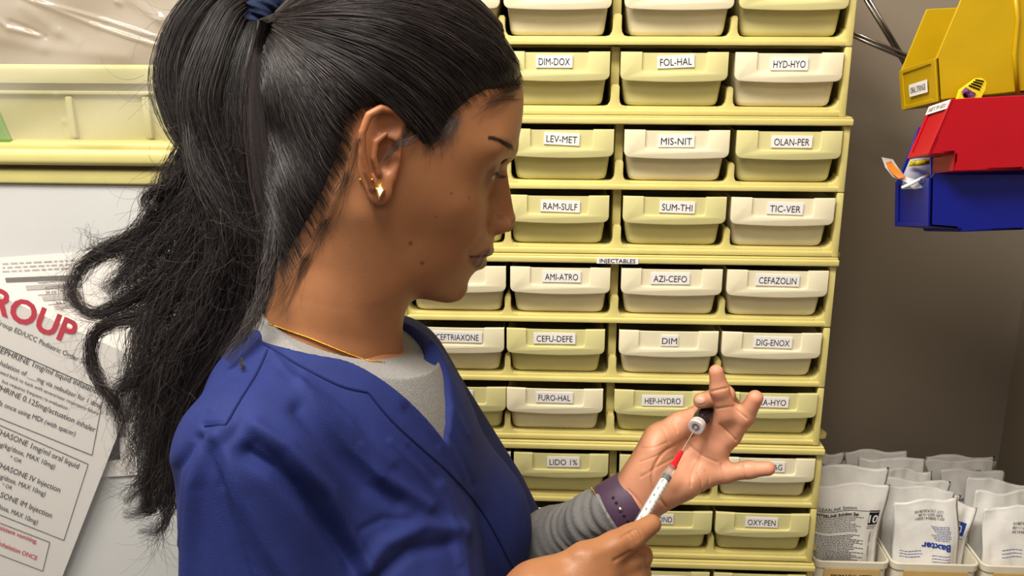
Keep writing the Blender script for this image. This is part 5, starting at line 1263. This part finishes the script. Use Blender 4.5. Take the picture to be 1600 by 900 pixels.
# eyebrow, lashes
def fan(name, base, tips, r, n, parent, m):
    S = []
    for i in range(n):
        t = i/(n-1); b = np.array([np.interp(t, np.linspace(0, 1, len(base)), [p[j] for p in base]) for j in range(2)]); e = np.array([np.interp(t, np.linspace(0, 1, len(tips)), [p[j] for p in tips]) for j in range(2)])
        S.append((b, e))
    return S
add_wisps('eyebrow', [([(764, 215), (776, 217), (790, 224), (801, 233)], 46, 3.6, .0006, .00008), ([(784, 221), (796, 227), (803, 238)], 50, 4.0, .0006, .00010)], None)
# eye
M['eye'] = mat('eyeball', srgb(150, 138, 130), .12, .6); M['iris'] = mat('dark_iris', srgb(24, 16, 13), .08, .7)
for sg, nm in ((1, 'eye'), (-1, 'eye')):
    e = EYE*np.array([1, 1, sg]); g = np.array([math.cos(math.radians(26)), -math.sin(math.radians(26)), 0.0])
    mb = MB(); r = bmesh.ops.create_uvsphere(mb.bm, u_segments=32, v_segments=20, radius=.0119)
    zq = Vector((0, 0, 1)).rotation_difference(Vector(HA@g)).to_matrix().to_4x4()
    for v in r['verts']:
        if v.co.z > .0100: v.co *= 1.02
    for f in mb.bm.faces: f.material_index = 1 if f.calc_center_median().z > .0100 else 0
    bmesh.ops.transform(mb.bm, matrix=Matrix.Translation(h2w(e)) @ zq, verts=r['verts'])
    m_ = bpy.data.meshes.new('eye'); mb.bm.to_mesh(m_); mb.bm.free(); m_.polygons.foreach_set('use_smooth', [True]*len(m_.polygons)); o = plink('eye', m_, M['eye']); m_.materials.append(M['iris'])
mb = MB(); eye_n = 22
for i in range(eye_n):
    t = i/(eye_n-1); az = math.radians(-58+112*t)
    el = math.radians(-9)
    dv = np.array([math.cos(az)*math.cos(el), math.sin(el), math.sin(az)*math.cos(el)]); b = EYE+dv*.0132; ln = .0085*(.7+.3*math.sin(math.pi*t))
    pts = [h2w(b+dv*ln*s+np.array([0, -.0030*math.sin(s*2.2)+.0016*s*s, .0])) for s in (0, .25, .5, .75, 1)]
    mb.tube([Vector(p) for p in pts], [.00022, .0002, .00016, .0001, .00004], 4)
ll = []
for t in np.linspace(0, 1, 14):
    az = math.radians(-58+126*t); el = math.radians(-7-3*abs(t-.5)); ll.append(Vector(h2w(EYE+np.array([math.cos(az)*math.cos(el), math.sin(el), math.sin(az)*math.cos(el)])*.0134)))
mb.tube(ll, .00042, 6)
m_ = bpy.data.meshes.new('eyelashes'); mb.bm.to_mesh(m_); mb.bm.free(); vcol(m_, np.tile(hc*.4, (len(m_.vertices), 1))); plink('eyelashes', m_, M['hair'])
# scrunchie
M['tie'] = mat('navy_hair_tie', srgb(20, 30, 54), .8, .2, .15, 150, .3, 400)
c0 = D(415, 22, .75); axd = D(395, 10, .75)-D(435, 40, .75); axd /= np.linalg.norm(axd); a1 = np.cross(axd, _ez); a1 /= np.linalg.norm(a1); a2 = np.cross(axd, a1)
def tiefield(P):
    q = P-c0; x, y, z_ = q@a1, q@a2, q@axd; th = np.arctan2(y, x); r = np.hypot(x, y)
    return np.hypot(r-.0125, z_*.72)-.0078-.0014*np.sin(th*11+1)-.0007*np.sin(th*23+z_*400)
tv = iso(tiefield, c0-.03, c0+.03, 1.0e-3, slack=1.4); plink('hair_tie', np_mesh('hair_tie', *tv), M['tie'])
# ---------------------------------------------------------------- jewellery, watch band, syringe, vial
M['gold'] = mat('gold', srgb(225, 170, 70), .22, .5, metal=1.0)
M['stone'] = mat('clear_stone', srgb(240, 235, 225), .05, .8)
M['band'] = mat('plum_watch_band', srgb(74, 52, 74), .55, .4, .05, 300)
M['hole'] = mat('dark_hole', srgb(16, 10, 14), .8)
M['steel'] = mat('polished_steel', srgb(205, 205, 205), .2, .5, metal=1.0)
def pbuild(mb, name, m, parent=None, angle=None, smooth=True):
    me = bpy.data.meshes.new(name); mb.bm.normal_update(); mb.bm.to_mesh(me); mb.bm.free(); o = plink(name, me, None, parent)
    for k in (m if isinstance(m, (list, tuple)) else [m]): me.materials.append(k)
    if smooth: me.polygons.foreach_set('use_smooth', [True]*len(me.polygons))
    if angle: me.set_sharp_from_angle(angle=math.radians(angle))
    return o
# necklace
mb = MB(); _nv = np.concatenate([hv[0], sv[0]]); _nf = np.concatenate([hv[1], sv[1]+len(hv[0])]); nk_bvh = BVHTree.FromPolygons([tuple(v) for v in _nv], [tuple(f) for f in _nf.tolist()])
neck_pts = drape(spl([(420, 506), (445, 515), (480, 527), (510, 539), (545, 553), (575, 563), (600, 566)], 8), nk_bvh, 2, .0012)
for i, p in enumerate(neck_pts[::1]):
    r = bmesh.ops.create_icosphere(mb.bm, subdivisions=1, radius=.00085, matrix=Matrix.Translation(p))
mb.tube(neck_pts, .0005, 6); pbuild(mb, 'necklace', M['gold'])
# earrings
ep = drape([(594, 299), (594, 299)], head_bvh, 1, .0012)[0]
mb = MB(); K4 = [(0, .0062), (.0034, .0016), (0, -.0062), (-.0034, .0016)]
er_ = Matrix(((_r.x, _u.x, -_f.x, 0), (_r.y, _u.y, -_f.y, 0), (_r.z, _u.z, -_f.z, 0), (0, 0, 0, 1)))
mw = Matrix.Translation(ep) @ er_ @ Matrix.Rotation(.12, 4, 'Y') @ Matrix.Rotation(-.12, 4, 'Z')
v1 = [mb.bm.verts.new(mw @ Vector((x, y, 0))) for x, y in K4]; v2 = [mb.bm.verts.new(mw @ Vector((x, y, .0016))) for x, y in K4]; v3 = [mb.bm.verts.new(mw @ Vector((x*.62, y*.62, .0024))) for x, y in K4]
mb.bm.faces.new(v1[::-1])
for A, B in ((v1, v2), (v2, v3)):
    for k in range(4): mb.bm.faces.new((A[k], A[(k+1) % 4], B[(k+1) % 4], B[k]))
f = mb.bm.faces.new(v3); f.material_index = 1
ear = pbuild(mb, 'earring', [M['gold'], M['stone']], smooth=False)
for x, y, r in ((582, 281, .0013), (563, 281, .0010)):
    q_ = drape([(x, y), (x, y)], head_bvh, 1, .0006)
    if q_:
        mb = MB(); bmesh.ops.create_uvsphere(mb.bm, u_segments=12, v_segments=8, radius=r, matrix=Matrix.Translation(q_[0])); pbuild(mb, 'ear_stud', M['gold'])
# watch band round the far wrist
w0 = D(973, 791, .806); wd = D(986, 785, .805)-D(942, 811, .807); wd /= np.linalg.norm(wd)
s1 = np.cross(wd, _ez); s1 /= np.linalg.norm(s1); s2 = np.cross(s1, wd)
mb = MB(); ns = 64; RW = .0236
prof = [(-.0130, 0), (-.0130, .0016), (-.0118, .0022), (0, .0024), (.0118, .0022), (.0130, .0016), (.0130, 0)]
G = [[mb.bm.verts.new(Vector(w0+wd*t+(s1*math.cos(2*math.pi*k/ns)+s2*math.sin(2*math.pi*k/ns))*(RW+h)*(1.0))) for t, h in prof] for k in range(ns)]
for k in range(ns):
    A, B = G[k], G[(k+1) % ns]
    for j in range(len(prof)): mb.bm.faces.new((A[j], A[(j+1) % len(prof)], B[(j+1) % len(prof)], B[j]))
bmesh.ops.recalc_face_normals(mb.bm, faces=mb.bm.faces)
wb_bvh = BVHTree.FromBMesh(mb.bm); wb = pbuild(mb, 'watch_band', M['band'], angle=50)
def disc_on(bvh, x, y, r, name, m, parent, thick=.0006, dmin=.3):
    dr = ray(x, y).normalized(); h = bvh.ray_cast(CAM+dr*dmin, dr)
    if h[0] is None: return
    mb = MB(); mb.lathe([(r*.8, thick), (r, thick*.5), (r, -thick)][::1], h[0], h[0]+h[1]*.01, 16); return pbuild(mb, name, m, parent)
for i, (x, y) in enumerate(((958, 778), (963, 786), (975, 806), (981, 815))): disc_on(wb_bvh, x, y, .0014, 'band_hole', M['hole'], wb, .0003)
disc_on(wb_bvh, 969, 796, .0019, 'band_pin', M['steel'], wb, .0012)
# gold chain bracelet at the cuff
mb = MB(); c1 = w0-wd*.0140
for k in range(72):
    a = 2*math.pi*k/72; p = c1+(s1*math.cos(a)+s2*math.sin(a))*.0262+wd*(.0012*math.sin(3*a)); bmesh.ops.create_icosphere(mb.bm, subdivisions=1, radius=.0009, matrix=Matrix.Translation(p))
br = pbuild(mb, 'bracelet', M['gold'])
# fingernails
M['nail'] = mat('fingernail', srgb(206, 158, 140), .25, .5)
hand_bvh = BVHTree.FromPolygons([tuple(v) for v in V[nh:nh+nf_]], [tuple(f) for f in fv[1].tolist()])
nhand_bvh = BVHTree.FromPolygons([tuple(v) for v in V[nh+nf_:nh+nf_+nn]], [tuple(f) for f in nv[1].tolist()])
def nail(bvh, outline, cx, cy):
    mb = MB(); n = len(outline); rings = []
    for s_, off in ((1.0, .0001), (.9, .0006), (.55, .0008)):
        r = []
        for x, y in outline:
            q_ = drape([(cx+(x-cx)*s_, cy+(y-cy)*s_)]*2, bvh, 1, off)
            if not q_: return
            r.append(mb.bm.verts.new(q_[0]))
        rings.append(r)
    for A, B in zip(rings, rings[1:]):
        for k in range(n): mb.bm.faces.new((A[k], A[(k+1) % n], B[(k+1) % n], B[k]))
    mb.bm.faces.new(rings[-1]); pbuild(mb, 'fingernail', M['nail'])
nail(hand_bvh, [(1094 + 9.5*math.cos(t), 625.5+6.2*math.sin(t)) for t in np.linspace(0, 2*math.pi, 15)[:-1]], 1093, 626)
# vial held between thumb and fingers
va, vb = D(1087, 668, .776), D(1111, 634, .806); vd = vb-va; vd /= np.linalg.norm(vd)
vial = empty('vial', va); tag(vial, 'small dark vial with a silver crimp cap held in the open palm', 'vial')
M['vialglass'] = mat('dark_vial_glass', srgb(22, 16, 22), .08, .6, coat=.5); M['alu'] = mat('silver_crimp', srgb(226, 220, 218), .3, .5, metal=.35); M['rubber'] = mat('grey_rubber', srgb(110, 108, 112), .7)
def lathe_child(name, prof, m, parent, p0, d, angle=40):
    mb = MB(); mb.lathe(prof, Vector(p0)-Vector((parent.parent or parent).location), Vector(p0)-Vector((parent.parent or parent).location)+Vector(d), 40); return mb.build(name, m, parent, angle=angle)
lathe_child('vial_body', [(.0052, .0060), (.0052, .0085), (.0064, .0110), (.0072, .0130), (.0074, .0150), (.0074, .036), (.0066, .038)], M['vialglass'], vial, va, vd)
lathe_child('crimp_cap', [(.0036, .0003), (.0036, 0), (.0060, 0), (.0066, .0006), (.0067, .0055), (.0064, .0066), (.0054, .0068)], M['alu'], vial, va, vd)
lathe_child('rubber_stopper', [(.0, .0004), (.0034, .0001), (.0034, .002)], M['rubber'], vial, va, vd)
# syringe
sa, sb = va+vd*.0008, D(1003, 811, .737); sd = sb-sa; SL = np.linalg.norm(sd); sd /= SL
syr = empty('syringe', sa); tag(syr, 'clear syringe with a red needle hub drawing from the vial', 'syringe')
M['clear'] = mat('clear_barrel', (1, 1, 1, 1), .06, .6, alpha=.12); M['redhub'] = mat('red_needle_hub', srgb(214, 24, 34), .3, .5); M['blackrub'] = mat('black_rubber', srgb(20, 20, 22), .45); M['whitep'] = mat('white_plunger', srgb(232, 232, 226), .4)
def at_px(x, y):   # distance along the syringe of the point nearest to a photo pixel
    t = np.linspace(0, SL*1.6, 800); pp = to_px(sa+t[:, None]*sd)[:, :2]; return t[np.argmin(np.linalg.norm(pp-np.array((x, y)), axis=1))]
t_h0, t_h1, t_b0, t_b1 = at_px(1068, 706), at_px(1055.5, 733), at_px(1047, 741), at_px(1003, 811)+.018
lathe_child('needle', [(.00042, 0), (.00042, t_h0+.004)], M['steel'], syr, sa, sd)
lathe_child('needle_hub', [(.0012, t_h0), (.0019, t_h0+.001), (.0026, t_h1-.003), (.0033, t_h1-.002), (.0033, t_h1), (.0020, t_h1+.0005)], M['redhub'], syr, sa, sd)
lathe_child('luer_collar', [(.0018, t_h1-.001), (.0034, t_h1), (.0034, t_b0-.002), (.0042, t_b0-.0015), (.0042, t_b0)], M['clear'], syr, sa, sd)
br_ = lathe_child('barrel', [(.0030, t_b0-.0006), (.0042, t_b0), (.0043, t_b0+.001), (.0043, t_b1+.030), (.0085, t_b1+.0305), (.0085, t_b1+.0325), (.0036, t_b1+.033)], M['clear'], syr, sa, sd)
pl_ = lathe_child('plunger', [(.0004, t_b0+.0068), (.0033, t_b0+.007), (.0033, t_b1+.055), (.0070, t_b1+.0555), (.0070, t_b1+.058), (.0010, t_b1+.0585)], M['whitep'], syr, sa, sd)
lathe_child('plunger_seal', [(.0004, t_b0+.0008), (.0036, t_b0+.002), (.0038, t_b0+.0032), (.0034, t_b0+.004), (.0038, t_b0+.005), (.0037, t_b0+.0068), (.0006, t_b0+.0069)], M['blackrub'], pl_, sa, sd)
# graduation: ticks and digits wrapped on the barrel, facing the camera
v_out = nC-(sa+sd*t_b0); v_out -= sd*(v_out@sd); v_out /= np.linalg.norm(v_out); v_sid = np.cross(sd, v_out)
mb = MB(); sa0 = sa-np.array(syr.location)
def cyl(t, ang, r=.00445): return Vector(sa0+sd*t+(v_out*math.cos(ang)+v_sid*math.sin(ang))*r)
L_ = t_b1+.012-(t_b0+.007)
for k in range(21):
    t = t_b0+.0075+k*L_/20; w = .62 if k % 2 == 0 else .38
    a = [cyl(t-.00016, -.95+w*j/4) for j in range(5)]; b = [cyl(t+.00016, -.95+w*j/4) for j in range(5)]
    for j in range(4): mb.bm.faces.new([mb.bm.verts.new(p) for p in (a[j], a[j+1], b[j+1], b[j])])
for k, ch in enumerate('234567891'):
    me_, x0, x1, y0, y1 = text_mesh(ch); t0 = t_b0+.0085+(k+.2)*L_/10
    n0 = len(mb.bm.verts); mb.bm.from_mesh(me_); mb.bm.verts.ensure_lookup_table()
    for v in mb.bm.verts[n0:]:
        x, y = (v.co.x-(x0+x1)/2)*.0040, (v.co.y-.36)*.0040
        v.co = cyl(t0+y*1.0, .30+x/.00445)
mb.build('graduation', M['ink'], br_)
